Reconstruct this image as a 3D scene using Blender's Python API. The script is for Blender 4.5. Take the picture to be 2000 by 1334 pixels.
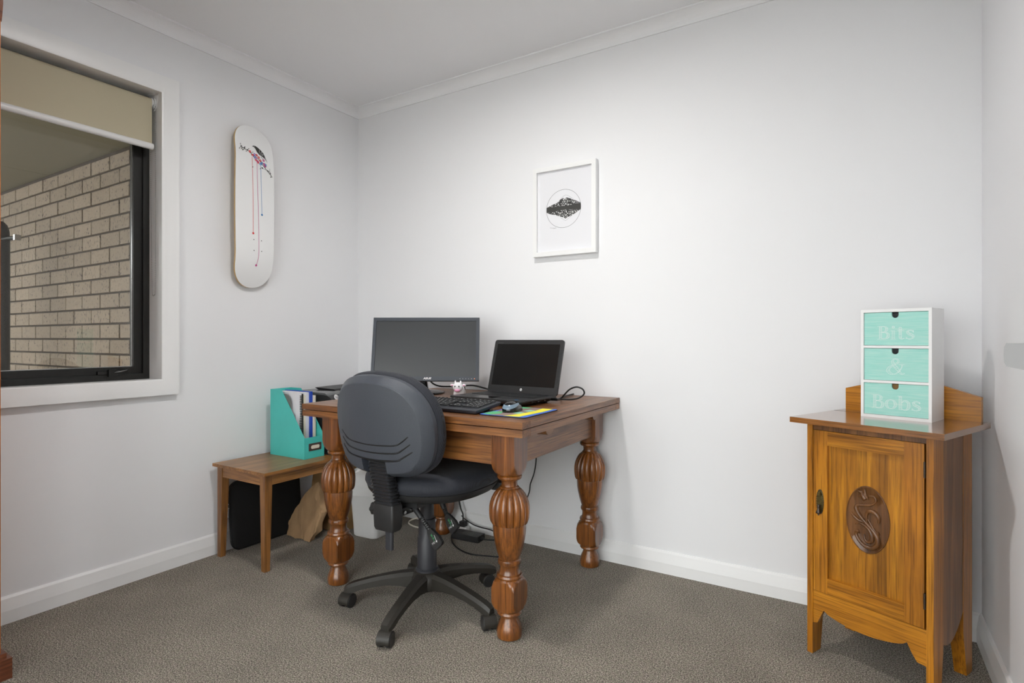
import bpy, bmesh, math, random
from mathutils import Matrix, Vector, noise

for o in list(bpy.data.objects):
    bpy.data.objects.remove(o, do_unlink=True)
S = bpy.context.scene
COL = S.collection
PI = math.pi

# ------------------------------------------------------------------ camera
FOCAL_PX, HORIZON = 1100.7, 662.0
cam_d = bpy.data.cameras.new('camera')
cam_d.sensor_fit = 'HORIZONTAL'
cam_d.sensor_width = 36.0
cam_d.lens = 36.0 * FOCAL_PX / 2000.0
cam_d.shift_y = -(667.0 - HORIZON) / 2000.0
cam_d.clip_start = 0.02
cam = bpy.data.objects.new('camera', cam_d)
COL.objects.link(cam)
cam.location = (2.628, -2.461, 1.026)
cam.rotation_euler = (PI / 2, 0, math.atan2(0.5248, 0.8513))
S.camera = cam

# ------------------------------------------------------------------ world and exposure
W = bpy.data.worlds.new('overcast_sky')
S.world = W
W.use_nodes = True
W.node_tree.nodes['Background'].inputs[0].default_value = (0.93, 0.945, 1.0, 1)
W.node_tree.nodes['Background'].inputs[1].default_value = 7.4
S.view_settings.view_transform = 'Standard'
S.view_settings.look = 'None'
S.view_settings.gamma = 1.0
S.view_settings.use_curve_mapping = False
S.view_settings.exposure = 0.18
ROOM_LAMP = 225.0
HALL_FILL = 90.0

# ------------------------------------------------------------------ helpers
def lin(r, g, b):
    f = lambda c: (c / 255 / 12.92) if c / 255 <= 0.04045 else ((c / 255 + 0.055) / 1.055) ** 2.4
    return (f(r), f(g), f(b), 1.0)

def newmat(name):
    m = bpy.data.materials.new(name)
    m.use_nodes = True
    return m, m.node_tree.nodes, m.node_tree.links, m.node_tree.nodes['Principled BSDF']

def plain(name, rgb, rough=0.5, metal=0.0, spec=0.5, bump=0.0, bscale=400.0, var=0.0, vscale=20.0, emit=0.0, coat=0.0):
    m, N, L, p = newmat(name)
    c = lin(*rgb)
    p.inputs['Base Color'].default_value = c
    p.inputs['Roughness'].default_value = rough
    p.inputs['Metallic'].default_value = metal
    p.inputs['Specular IOR Level'].default_value = spec
    p.inputs['Coat Weight'].default_value = coat
    if emit:
        p.inputs['Emission Color'].default_value = c
        p.inputs['Emission Strength'].default_value = emit
    if bump or var:
        tc = N.new('ShaderNodeTexCoord')
    if bump:
        n = N.new('ShaderNodeTexNoise'); n.inputs['Scale'].default_value = bscale; n.inputs['Detail'].default_value = 3
        b = N.new('ShaderNodeBump'); b.inputs['Strength'].default_value = bump; b.inputs['Distance'].default_value = 0.002
        L.new(tc.outputs['Object'], n.inputs['Vector']); L.new(n.outputs['Fac'], b.inputs['Height']); L.new(b.outputs['Normal'], p.inputs['Normal'])
    if var:
        n2 = N.new('ShaderNodeTexNoise'); n2.inputs['Scale'].default_value = vscale; n2.inputs['Detail'].default_value = 5
        r = N.new('ShaderNodeValToRGB')
        r.color_ramp.elements[0].position = 0.3; r.color_ramp.elements[1].position = 0.7
        r.color_ramp.elements[0].color = tuple(max(0, x * (1 - var)) for x in c[:3]) + (1,)
        r.color_ramp.elements[1].color = tuple(min(1, x * (1 + var)) for x in c[:3]) + (1,)
        L.new(tc.outputs['Object'], n2.inputs['Vector']); L.new(n2.outputs['Fac'], r.inputs['Fac']); L.new(r.outputs['Color'], p.inputs['Base Color'])
    return m

def wood(name, dark, mid, light, axis='z', fine=1.0, rough=0.35, boards=0.0, coat=0.25, off=(0, 0, 0), wear=0.25):
    """stained timber: long streaks and pores along one axis of the object's own space"""
    m, N, L, p = newmat(name)
    dark, mid, light = [tuple(min(250, c * 1.20) for c in q) for q in (dark, mid, light)]
    tc = N.new('ShaderNodeTexCoord')
    mp = N.new('ShaderNodeMapping')
    along, across = 1.3 * fine, 24.0 * fine
    mp.inputs['Scale'].default_value = [along if a == axis else across for a in 'xyz']
    mp.inputs['Location'].default_value = off
    L.new(tc.outputs['Object'], mp.inputs['Vector'])
    n1 = N.new('ShaderNodeTexNoise'); n1.inputs['Scale'].default_value = 1.0; n1.inputs['Detail'].default_value = 6; n1.inputs['Roughness'].default_value = 0.62; n1.inputs['Distortion'].default_value = 0.9
    L.new(mp.outputs['Vector'], n1.inputs['Vector'])
    r = N.new('ShaderNodeValToRGB')
    r.color_ramp.elements[0].position = 0.22; r.color_ramp.elements[0].color = lin(*dark)
    r.color_ramp.elements[1].position = 0.80; r.color_ramp.elements[1].color = lin(*light)
    e = r.color_ramp.elements.new(0.5); e.color = lin(*mid)
    L.new(n1.outputs['Fac'], r.inputs['Fac'])
    mp2 = N.new('ShaderNodeMapping')
    mp2.inputs['Scale'].default_value = [7 * fine if a == axis else 230 * fine for a in 'xyz']
    L.new(tc.outputs['Object'], mp2.inputs['Vector'])
    n2 = N.new('ShaderNodeTexNoise'); n2.inputs['Scale'].default_value = 1.0; n2.inputs['Detail'].default_value = 2
    L.new(mp2.outputs['Vector'], n2.inputs['Vector'])
    r2 = N.new('ShaderNodeValToRGB')
    r2.color_ramp.elements[0].position = 0.34; r2.color_ramp.elements[0].color = (0.45, 0.42, 0.40, 1)
    r2.color_ramp.elements[1].position = 0.52; r2.color_ramp.elements[1].color = (1, 1, 1, 1)
    L.new(n2.outputs['Fac'], r2.inputs['Fac'])
    mx = N.new('ShaderNodeMix'); mx.data_type = 'RGBA'; mx.blend_type = 'MULTIPLY'; mx.inputs[0].default_value = 0.75
    L.new(r.outputs['Color'], mx.inputs[6]); L.new(r2.outputs['Color'], mx.inputs[7])
    last = mx.outputs[2]
    if wear:
        n3 = N.new('ShaderNodeTexNoise'); n3.inputs['Scale'].default_value = 5.0; n3.inputs['Detail'].default_value = 4
        L.new(tc.outputs['Object'], n3.inputs['Vector'])
        r3 = N.new('ShaderNodeValToRGB')
        r3.color_ramp.elements[0].position = 0.35; r3.color_ramp.elements[0].color = (1 - wear, 1 - wear, 1 - wear, 1)
        r3.color_ramp.elements[1].position = 0.65; r3.color_ramp.elements[1].color = (1, 1, 1, 1)
        L.new(n3.outputs['Fac'], r3.inputs['Fac'])
        mx2 = N.new('ShaderNodeMix'); mx2.data_type = 'RGBA'; mx2.blend_type = 'MULTIPLY'; mx2.inputs[0].default_value = 1.0
        L.new(last, mx2.inputs[6]); L.new(r3.outputs['Color'], mx2.inputs[7])
        last = mx2.outputs[2]
    L.new(last, p.inputs['Base Color'])
    p.inputs['Roughness'].default_value = rough
    p.inputs['Coat Weight'].default_value = coat
    p.inputs['Coat Roughness'].default_value = 0.18
    b = N.new('ShaderNodeBump'); b.inputs['Strength'].default_value = 0.12; b.inputs['Distance'].default_value = 0.001
    L.new(n2.outputs['Fac'], b.inputs['Height']); L.new(b.outputs['Normal'], p.inputs['Normal'])
    return m

def BM():
    return bmesh.new()

def box(bm, x0, x1, y0, y1, z0, z1, M=None, mi=0):
    vs = [bm.verts.new((x, y, z)) for z in (z0, z1) for y in (y0, y1) for x in (x0, x1)]
    if M is not None:
        for v in vs: v.co = M @ v.co
    fs = []
    for q in ((0, 2, 3, 1), (4, 5, 7, 6), (0, 1, 5, 4), (2, 6, 7, 3), (0, 4, 6, 2), (1, 3, 7, 5)):
        f = bm.faces.new([vs[i] for i in q]); f.material_index = mi; fs.append(f)
    return vs

def loft(bm, rings, cap=True, closed=True, mi=0, M=None):
    """skin a list of point rings; every ring has the same count"""
    R = []
    for ring in rings:
        R.append([bm.verts.new(M @ Vector(p) if M is not None else Vector(p)) for p in ring])
    n = len(R[0])
    for a, b in zip(R, R[1:]):
        for i in range(n if closed else n - 1):
            j = (i + 1) % n
            f = bm.faces.new((a[i], a[j], b[j], b[i])); f.material_index = mi
    if cap and closed:
        f = bm.faces.new(list(reversed(R[0]))); f.material_index = mi
        f = bm.faces.new(R[-1]); f.material_index = mi
    return R

def lathe(bm, prof, n=32, c=(0, 0, 0), fn=None, M=None, mi=0):
    rings = []
    for r, z in prof:
        ring = []
        for i in range(n):
            t = 2 * PI * i / n
            rr = fn(r, z, t) if fn else r
            ring.append((c[0] + rr * math.cos(t), c[1] + rr * math.sin(t), c[2] + z))
        rings.append(ring)
    return loft(bm, rings, M=M, mi=mi)

def catmull(pts, k=6, closed=False):
    P = [Vector(p) for p in pts]
    out = []
    n = len(P)
    rng = range(n) if closed else range(n - 1)
    for i in rng:
        if closed:
            a, b, c, d = P[(i - 1) % n], P[i], P[(i + 1) % n], P[(i + 2) % n]
        else:
            a, b, c, d = P[max(i - 1, 0)], P[i], P[i + 1], P[min(i + 2, n - 1)]
        for s in range(k):
            t = s / k
            out.append(0.5 * ((2 * b) + (c - a) * t + (2 * a - 5 * b + 4 * c - d) * t * t + (3 * b - a - 3 * c + d) * t ** 3))
    if not closed:
        out.append(P[-1])
    return out

def tube(bm, pts, r, n=8, closed=False, mi=0, flat=1.0):
    P = [Vector(p) for p in pts]
    m = len(P)
    T = []
    for i in range(m):
        a = P[(i - 1) % m] if (closed or i > 0) else P[0]
        b = P[(i + 1) % m] if (closed or i < m - 1) else P[-1]
        d = (b - a)
        T.append(d.normalized() if d.length > 1e-9 else Vector((0, 0, 1)))
    up = Vector((0, 0, 1)) if abs(T[0].z) < 0.9 else Vector((1, 0, 0))
    u = (up - T[0] * up.dot(T[0])).normalized()
    rings = []
    for i in range(m):
        u = (u - T[i] * u.dot(T[i])).normalized()
        v = T[i].cross(u)
        rr = r[i] if isinstance(r, (list, tuple)) else r
        rings.append([P[i] + u * (rr * math.cos(2 * PI * k / n) * flat) + v * (rr * math.sin(2 * PI * k / n)) for k in range(n)])
    if closed:
        rings.append(rings[0])
        return loft(bm, rings, cap=False, mi=mi)
    return loft(bm, rings, mi=mi)

def prism(bm, poly, a0, a1, plane='xy', M=None, mi=0):
    """extrude a 2D polygon along the third axis"""
    def p3(u, v, w):
        if plane == 'xy': q = (u, v, w)
        elif plane == 'xz': q = (u, w, v)
        else: q = (w, u, v)
        return q
    return loft(bm, [[p3(u, v, a0) for u, v in poly], [p3(u, v, a1) for u, v in poly]], M=M, mi=mi)

def sphere(bm, c, r, nu=16, nv=10, M=None, mi=0, p=1.0):
    rx, ry, rz = (r, r, r) if not isinstance(r, (tuple, list)) else r
    rings = []
    for j in range(nv + 1):
        ph = -PI / 2 + PI * min(max(j / nv, 0.004), 0.996)
        sg = lambda x: math.copysign(abs(x) ** p, x)
        rings.append([(c[0] + rx * sg(math.cos(ph)) * sg(math.cos(2 * PI * i / nu)), c[1] + ry * sg(math.cos(ph)) * sg(math.sin(2 * PI * i / nu)), c[2] + rz * sg(math.sin(ph))) for i in range(nu)])
    return loft(bm, rings, M=M, mi=mi)

def cyl(bm, a, b, r, n=20, mi=0):
    return tube(bm, [a, b], r, n, mi=mi)

def rrect(w, h, r, k=5, cx=0.0, cy=0.0):
    out = []
    for (sx, sy, a0) in ((1, 1, 0), (-1, 1, PI / 2), (-1, -1, PI), (1, -1, 1.5 * PI)):
        for i in range(k + 1):
            a = a0 + PI / 2 * i / k
            out.append((cx + sx * (w / 2 - r) + r * math.cos(a), cy + sy * (h / 2 - r) + r * math.sin(a)))
    return out

def ribbon(bm, pts, w, fmap, mi=0):
    """a thin flat line of constant width drawn through 2D points and mapped into space"""
    n = len(pts)
    if n < 2: return
    Ls, Rs = [], []
    for i in range(n):
        a = pts[max(i - 1, 0)]; b = pts[min(i + 1, n - 1)]
        dx, dy = b[0] - a[0], b[1] - a[1]
        l = math.hypot(dx, dy) or 1e-9
        nx, ny = -dy / l * w / 2, dx / l * w / 2
        Ls.append(bm.verts.new(fmap(pts[i][0] + nx, pts[i][1] + ny)))
        Rs.append(bm.verts.new(fmap(pts[i][0] - nx, pts[i][1] - ny)))
    for i in range(n - 1):
        f = bm.faces.new((Ls[i], Rs[i], Rs[i + 1], Ls[i + 1])); f.material_index = mi

def patch(bm, poly, fmap, mi=0):
    f = bm.faces.new([bm.verts.new(fmap(u, v)) for u, v in poly]); f.material_index = mi
    return f

def disc(bm, c, r, fmap, n=12, mi=0, ry=None):
    patch(bm, [(c[0] + r * math.cos(2 * PI * i / n), c[1] + (ry or r) * math.sin(2 * PI * i / n)) for i in range(n)], fmap, mi)

def add(name, bm, mat, parent=None, smooth=None, bevel=0.0, seg=2, loc=None, rot=None, kind=None, label=None, normals=True, tri=False):
    if bevel > 0:
        es = [e for e in bm.edges if len(e.link_faces) == 2 and e.calc_face_angle(0) > 0.5]
        bmesh.ops.bevel(bm, geom=es, offset=bevel, segments=seg, profile=0.5, affect='EDGES', clamp_overlap=True)
    if normals:
        bmesh.ops.recalc_face_normals(bm, faces=bm.faces)
    if tri:
        bmesh.ops.triangulate(bm, faces=[f for f in bm.faces if len(f.verts) > 4])
    me = bpy.data.meshes.new(name)
    bm.to_mesh(me); bm.free()
    for m in (mat if isinstance(mat, (list, tuple)) else [mat]):
        me.materials.append(m)
    if smooth is None and bevel > 0: smooth = 40
    if smooth:
        for p in me.polygons: p.use_smooth = True
        me.set_sharp_from_angle(angle=math.radians(smooth))
    o = bpy.data.objects.new(name, me)
    COL.objects.link(o)
    if parent is not None: o.parent = parent
    if loc is not None: o.location = loc
    if rot is not None: o.rotation_euler = rot
    if kind: o['kind'] = kind
    if label: o['label'] = label
    return o

def tag(o, label, cat, group=None):
    o['label'] = label; o['category'] = cat
    if group: o['group'] = group
    return o

def thing(name, label, cat, loc=(0, 0, 0), rotz=0.0, group=None):
    o = bpy.data.objects.new(name, None)
    o.empty_display_size = 0.05
    COL.objects.link(o)
    o.location = loc; o.rotation_euler = (0, 0, rotz)
    return tag(o, label, cat, group)

def struct(name, bm, mat, parent=None, **k):
    o = add(name, bm, mat, parent, **k)
    if parent is None: o['kind'] = 'structure'
    return o

def clone(o, parent=None):
    c = o.copy(); COL.objects.link(c); c.parent = parent
    for ch in list(o.children): clone(ch, c)
    return c

def text_bm(s, size, depth=0.0, shear=0.0, bold=0.0):
    cu = bpy.data.curves.new('lettering', 'FONT')
    cu.body = s; cu.size = size; cu.align_x = 'CENTER'; cu.align_y = 'CENTER'; cu.extrude = depth; cu.shear = shear; cu.offset = bold; cu.resolution_u = 4
    o = bpy.data.objects.new('lettering', cu); COL.objects.link(o)
    bpy.context.view_layer.update()
    me = bpy.data.meshes.new_from_object(o.evaluated_get(bpy.context.evaluated_depsgraph_get()))
    bm = bmesh.new(); bm.from_mesh(me)
    bpy.data.objects.remove(o, do_unlink=True); bpy.data.curves.remove(cu); bpy.data.meshes.remove(me)
    return bm

def boolean_cut(o, cutter):
    md = o.modifiers.new('cut', 'BOOLEAN'); md.operation = 'DIFFERENCE'; md.object = cutter; md.solver = 'EXACT'
    bpy.context.view_layer.update()
    me = bpy.data.meshes.new_from_object(o.evaluated_get(bpy.context.evaluated_depsgraph_get()))
    me.set_sharp_from_angle(angle=math.radians(17)); o.modifiers.clear(); old = o.data; o.data = me; bpy.data.meshes.remove(old)
    bpy.data.objects.remove(cutter, do_unlink=True)

def R3(rx=0, ry=0, rz=0):
    return Matrix.Rotation(rz, 4, 'Z') @ Matrix.Rotation(ry, 4, 'Y') @ Matrix.Rotation(rx, 4, 'X')

def T3(x, y, z):
    return Matrix.Translation((x, y, z))

# ------------------------------------------------------------------ materials
MT = {}
def mk(k, v): MT[k] = v
mk('wall', plain('wall_paint', (234, 234, 236), 0.85, spec=0.15, bump=0.02, bscale=260))
mk('ceil', plain('ceiling_paint', (240, 240, 242), 0.7, spec=0.2, bump=0.03, bscale=200))
mk('trim', plain('trim_gloss_white', (236, 236, 236), 0.3, spec=0.45))
mk('black_alu', plain('black_aluminium', (22, 22, 20), 0.4, spec=0.5))
mk('desk_h', wood('oak_stain_x', (56, 31, 13), (110, 68, 32), (152, 102, 52), 'x', 0.9, 0.42))
mk('desk_y', wood('oak_stain_y', (60, 34, 18), (112, 74, 44), (152, 108, 70), 'y', 0.9, 0.42))
mk('desk_z', wood('oak_stain_z', (44, 21, 7), (100, 57, 21), (150, 92, 38), 'z', 1.0, 0.3, coat=0.5))
mk('tab_x', wood('stain_wood_x', (92, 58, 28), (136, 92, 46), (168, 120, 66), 'x', 0.8, 0.38))
mk('tab_y', wood('stain_wood_y', (92, 58, 28), (136, 92, 46), (168, 120, 66), 'y', 0.8, 0.38))
mk('tab_z', wood('stain_wood_z', (82, 52, 24), (126, 84, 42), (156, 108, 58), 'z', 0.8, 0.4))
mk('cab_x', wood('rimu_x', (110, 66, 12), (156, 100, 22), (190, 130, 36), 'x', 1.0, 0.32, off=(3, 1, 2)))
mk('cab_y', wood('rimu_y', (84, 48, 14), (128, 78, 28), (158, 104, 46), 'y', 1.0, 0.35))
mk('cab_z', wood('rimu_z', (112, 68, 12), (154, 97, 20), (188, 128, 34), 'z', 1.0, 0.34, off=(1, 5, 0)))
mk('cab_top', wood('rimu_top', (80, 48, 22), (118, 76, 36), (146, 98, 54), 'x', 1.0, 0.16, coat=0.8))
mk('cab_panel', wood('rimu_panel', (92, 58, 10), (146, 94, 18), (194, 136, 32), 'z', 1.0, 0.34, off=(7, 2, 0), wear=0.15))
mk('cab_carve', wood('rimu_carved', (62, 38, 18), (94, 60, 30), (118, 80, 44), 'z', 1.0, 0.38))
mk('cab_side', wood('rimu_side', (70, 44, 22), (108, 70, 36), (140, 96, 52), 'z', 1.0, 0.36))
mk('ward', wood('wardrobe_timber', (108, 58, 22), (156, 88, 30), (184, 112, 44), 'z', 1.0, 0.3))
mk('ward_d', wood('wardrobe_plinth', (74, 38, 22), (104, 58, 36), (124, 74, 48), 'y', 1.0, 0.35))
mk('black_pl', plain('black_plastic', (36, 36, 37), 0.42, bump=0.25, bscale=900))
mk('shell_pl', plain('textured_black_plastic', (62, 66, 74), 0.36, bump=0.5, bscale=650))
mk('base_pl', plain('matt_black_nylon', (40, 37, 32), 0.5, bump=0.12, bscale=500))
mk('metal_bk', plain('black_powdercoat', (44, 45, 50), 0.45, bump=0.15, bscale=600))
mk('rib_pl', plain('semi_gloss_black', (40, 41, 44), 0.26))
mk('gloss_bk', plain('gloss_black', (14, 14, 15), 0.12))
mk('monitor', plain('monitor_plastic', (46, 51, 60), 0.38, bump=0.1, bscale=700))
mk('screen', plain('dark_screen', (48, 50, 52), 0.3, spec=0.5))
mk('lap', plain('laptop_shell', (40, 40, 41), 0.42, bump=0.1, bscale=800))
mk('lapscr', plain('laptop_screen', (22, 22, 22), 0.25))
mk('key', plain('key_cap', (34, 35, 37), 0.5))
mk('kb', plain('keyboard_body', (40, 43, 50), 0.4))
mk('print_w', plain('white_print', (225, 225, 225), 0.5))
mk('print_k', plain('black_print', (52, 52, 50), 0.6))
mk('teal', plain('teal_card', (78, 196, 188), 0.42, bump=0.25, bscale=180, var=0.05, vscale=8))
mk('white_pl', plain('white_plastic', (228, 228, 228), 0.35))
mk('chrome', plain('bright_steel', (190, 190, 190), 0.25, metal=1.0))
mk('cable', plain('black_cable', (20, 20, 21), 0.45))
def carpet_mat():
    m, N, L, p = newmat('carpet_pile')
    tc = N.new('ShaderNodeTexCoord')
    def nz(scale, det=3, rough=0.6):
        n = N.new('ShaderNodeTexNoise'); n.inputs['Scale'].default_value = scale; n.inputs['Detail'].default_value = det; n.inputs['Roughness'].default_value = rough
        L.new(tc.outputs['Object'], n.inputs['Vector']); return n
    a1 = nz(205, 2, 0.7); a2 = nz(430, 1, 0.5)
    a = N.new('ShaderNodeMath'); a.operation = 'ADD'; L.new(a1.outputs['Fac'], a.inputs[0]); L.new(a2.outputs['Fac'], a.inputs[1])
    hf = N.new('ShaderNodeMath'); hf.operation = 'MULTIPLY'; hf.inputs[1].default_value = 0.5; L.new(a.outputs[0], hf.inputs[0])
    r = N.new('ShaderNodeValToRGB')
    r.color_ramp.elements[0].position = 0.39; r.color_ramp.elements[0].color = lin(52, 47, 40)
    r.color_ramp.elements[1].position = 0.61; r.color_ramp.elements[1].color = lin(198, 189, 177)
    e = r.color_ramp.elements.new(0.5); e.color = lin(122, 114, 104)
    L.new(hf.outputs[0], r.inputs['Fac'])
    b = nz(4.5, 4, 0.6)
    r2 = N.new('ShaderNodeValToRGB')
    r2.color_ramp.elements[0].position = 0.32; r2.color_ramp.elements[0].color = (0.80, 0.80, 0.80, 1)
    r2.color_ramp.elements[1].position = 0.68; r2.color_ramp.elements[1].color = (1, 1, 1, 1)
    L.new(b.outputs['Fac'], r2.inputs['Fac'])
    mx = N.new('ShaderNodeMix'); mx.data_type = 'RGBA'; mx.blend_type = 'MULTIPLY'; mx.inputs[0].default_value = 1
    L.new(r.outputs['Color'], mx.inputs[6]); L.new(r2.outputs['Color'], mx.inputs[7])
    # faint green and pink flecks in the yarn
    c = nz(60, 2, 0.6)
    r3 = N.new('ShaderNodeValToRGB')
    r3.color_ramp.elements[0].position = 0.4; r3.color_ramp.elements[0].color = (0.97, 1.0, 0.93, 1)
    r3.color_ramp.elements[1].position = 0.6; r3.color_ramp.elements[1].color = (1.0, 0.96, 0.96, 1)
    L.new(c.outputs['Fac'], r3.inputs['Fac'])
    mx2 = N.new('ShaderNodeMix'); mx2.data_type = 'RGBA'; mx2.blend_type = 'MULTIPLY'; mx2.inputs[0].default_value = 1
    L.new(mx.outputs[2], mx2.inputs[6]); L.new(r3.outputs['Color'], mx2.inputs[7])
    L.new(mx2.outputs[2], p.inputs['Base Color'])
    p.inputs['Roughness'].default_value = 0.95
    p.inputs['Specular IOR Level'].default_value = 0.05
    p.inputs['Sheen Weight'].default_value = 0.15
    bp = N.new('ShaderNodeBump'); bp.inputs['Strength'].default_value = 0.25; bp.inputs['Distance'].default_value = 0.004
    L.new(hf.outputs[0], bp.inputs['Height']); L.new(bp.outputs['Normal'], p.inputs['Normal'])
    return m
mk('carpet', carpet_mat())

def brick_mat():
    m, N, L, p = newmat('fired_clay_brick')
    tc = N.new('ShaderNodeTexCoord'); oi = N.new('ShaderNodeObjectInfo')
    ad = N.new('ShaderNodeVectorMath'); ad.operation = 'ADD'
    mulr = N.new('ShaderNodeMath'); mulr.operation = 'MULTIPLY'; mulr.inputs[1].default_value = 37.0
    L.new(oi.outputs['Random'], mulr.inputs[0])
    L.new(tc.outputs['Object'], ad.inputs[0]); L.new(mulr.outputs[0], ad.inputs[1])
    n = N.new('ShaderNodeTexNoise'); n.inputs['Scale'].default_value = 130; n.inputs['Detail'].default_value = 2
    mp = N.new('ShaderNodeMapping'); mp.inputs['Scale'].default_value = (1.0, 1.0, 0.45)
    L.new(ad.outputs[0], mp.inputs['Vector']); L.new(mp.outputs['Vector'], n.inputs['Vector'])
    r = N.new('ShaderNodeValToRGB')
    r.color_ramp.elements[0].position = 0.33; r.color_ramp.elements[0].color = lin(62, 52, 44)
    r.color_ramp.elements[1].position = 0.40; r.color_ramp.elements[1].color = lin(140, 125, 108)
    L.new(n.outputs['Fac'], r.inputs['Fac'])
    mr = N.new('ShaderNodeMapRange'); mr.inputs['To Min'].default_value = 0.82; mr.inputs['To Max'].default_value = 1.0
    L.new(oi.outputs['Random'], mr.inputs['Value'])
    mx = N.new('ShaderNodeMix'); mx.data_type = 'RGBA'; mx.blend_type = 'MULTIPLY'; mx.inputs[0].default_value = 1
    L.new(r.outputs['Color'], mx.inputs[6]); L.new(mr.outputs[0], mx.inputs[7])
    L.new(mx.outputs[2], p.inputs['Base Color'])
    p.inputs['Roughness'].default_value = 0.85
    bp = N.new('ShaderNodeBump'); bp.inputs['Strength'].default_value = 0.5; bp.inputs['Distance'].default_value = 0.002
    L.new(n.outputs['Fac'], bp.inputs['Height']); L.new(bp.outputs['Normal'], p.inputs['Normal'])
    return m
mk('brick', brick_mat())
mk('mortar', plain('grey_brown_mortar', (66, 57, 48), 0.95, bump=0.4, bscale=300))
mk('soffit', plain('painted_soffit', (132, 124, 104), 0.8))
mk('paving', plain('outdoor_concrete', (150, 146, 138), 0.9, bump=0.3, bscale=200, var=0.15, vscale=6))

def glass_mat():
    m, N, L, p = newmat('window_glass')
    N.remove(p)
    out = [n for n in N if n.type == 'OUTPUT_MATERIAL'][0]
    t = N.new('ShaderNodeBsdfTransparent'); t.inputs[0].default_value = (0.86, 0.87, 0.84, 1)
    g = N.new('ShaderNodeBsdfGlossy'); g.inputs['Roughness'].default_value = 0.0
    f = N.new('ShaderNodeFresnel'); f.inputs['IOR'].default_value = 1.5
    mx = N.new('ShaderNodeMixShader')
    L.new(f.outputs[0], mx.inputs[0]); L.new(t.outputs[0], mx.inputs[1]); L.new(g.outputs[0], mx.inputs[2]); L.new(mx.outputs[0], out.inputs[0])
    return m
mk('glass', glass_mat())

def blind_mat():
    m, N, L, p = newmat('blind_fabric')
    p.inputs['Base Color'].default_value = lin(206, 197, 172)
    p.inputs['Roughness'].default_value = 0.9
    p.inputs['Specular IOR Level'].default_value = 0.1
    tr = N.new('ShaderNodeBsdfTranslucent'); tr.inputs[0].default_value = lin(206, 196, 168)
    mx = N.new('ShaderNodeMixShader'); mx.inputs[0].default_value = 0.2
    out = [n for n in N if n.type == 'OUTPUT_MATERIAL'][0]
    L.new(p.outputs[0], mx.inputs[1]); L.new(tr.outputs[0], mx.inputs[2]); L.new(mx.outputs[0], out.inputs[0])
    return m
mk('blind', blind_mat())

def mesh_fabric():
    m, N, L, p = newmat('black_mesh_upholstery')
    tc = N.new('ShaderNodeTexCoord')
    w = N.new('ShaderNodeTexWave'); w.wave_type = 'BANDS'; w.bands_direction = 'X'; w.inputs['Scale'].default_value = 130; w.inputs['Distortion'].default_value = 0.5
    L.new(tc.outputs['Object'], w.inputs['Vector'])
    n = N.new('ShaderNodeTexNoise'); n.inputs['Scale'].default_value = 600
    L.new(tc.outputs['Object'], n.inputs['Vector'])
    ad = N.new('ShaderNodeMath'); ad.operation = 'ADD'
    L.new(w.outputs['Fac'], ad.inputs[0]); L.new(n.outputs['Fac'], ad.inputs[1])
    r = N.new('ShaderNodeValToRGB')
    r.color_ramp.elements[0].position = 0.5; r.color_ramp.elements[0].color = lin(18, 19, 23)
    r.color_ramp.elements[1].position = 1.4 / 1.5; r.color_ramp.elements[1].color = lin(38, 41, 50)
    L.new(ad.outputs[0], r.inputs['Fac']); L.new(r.outputs['Color'], p.inputs['Base Color'])
    p.inputs['Roughness'].default_value = 0.75; p.inputs['Sheen Weight'].default_value = 0.06; p.inputs['Sheen Roughness'].default_value = 0.4
    b = N.new('ShaderNodeBump'); b.inputs['Strength'].default_value = 0.35; b.inputs['Distance'].default_value = 0.001
    L.new(ad.outputs[0], b.inputs['Height']); L.new(b.outputs['Normal'], p.inputs['Normal'])
    return m
mk('fabric', mesh_fabric())
mk('brass', plain('aged_brass', (120, 106, 66), 0.35, metal=0.9, var=0.35, vscale=90))
mk('brass_d', plain('dark_brass', (86, 78, 72), 0.35, metal=0.9))
mk('kraft', plain('kraft_paper', (168, 136, 100), 0.85, bump=0.2, bscale=60, var=0.1, vscale=14))
mk('kraft_d', plain('brown_paper', (150, 118, 78), 0.85, bump=0.2, bscale=60, var=0.12, vscale=12))
mk('cloth_bk', plain('black_neoprene', (14, 14, 15), 0.85, bump=0.3, bscale=700))
mk('paper', plain('white_paper', (226, 226, 230), 0.8))
mk('cream', plain('cream_paper', (222, 216, 200), 0.8))
mk('grey_card', plain('grey_card', (112, 114, 110), 0.5))
mk('blue_card', plain('blue_card', (28, 70, 176), 0.45))
mk('printer_g', plain('grey_gloss_plastic', (96, 98, 98), 0.2))
mk('deck_w', plain('deck_white_lacquer', (236, 236, 236), 0.25))
mk('maple', plain('maple_ply', (196, 164, 112), 0.5))
mk('red', plain('red_print', (214, 58, 58), 0.5))
mk('pink', plain('magenta_print', (190, 62, 130), 0.5))
mk('blue', plain('blue_print', (62, 128, 186), 0.5))
mk('lilac', plain('lilac_print', (150, 120, 190), 0.5))

# ------------------------------------------------------------------ the room
RX, RY0, H = 2.981, -2.44, 2.43          # right wall x, front wall y, ceiling height
bm = BM(); box(bm, -0.02, RX + 0.02, RY0 - 0.14, 0.02, -0.06, 0.0); struct('floor', bm, MT['carpet'])
bm = BM(); box(bm, -0.2, RX + 0.2, RY0 - 0.14, 0.2, H, H + 0.1); struct('ceiling', bm, MT['ceil'])
bm = BM(); box(bm, -0.2, RX + 0.2, 0.0, 0.12, -0.06, H); struct('wall_back', bm, MT['wall'])
bm = BM(); box(bm, RX, RX + 0.12, RY0 - 0.14, 0.0, -0.06, H); struct('wall_right', bm, MT['wall'])
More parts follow.
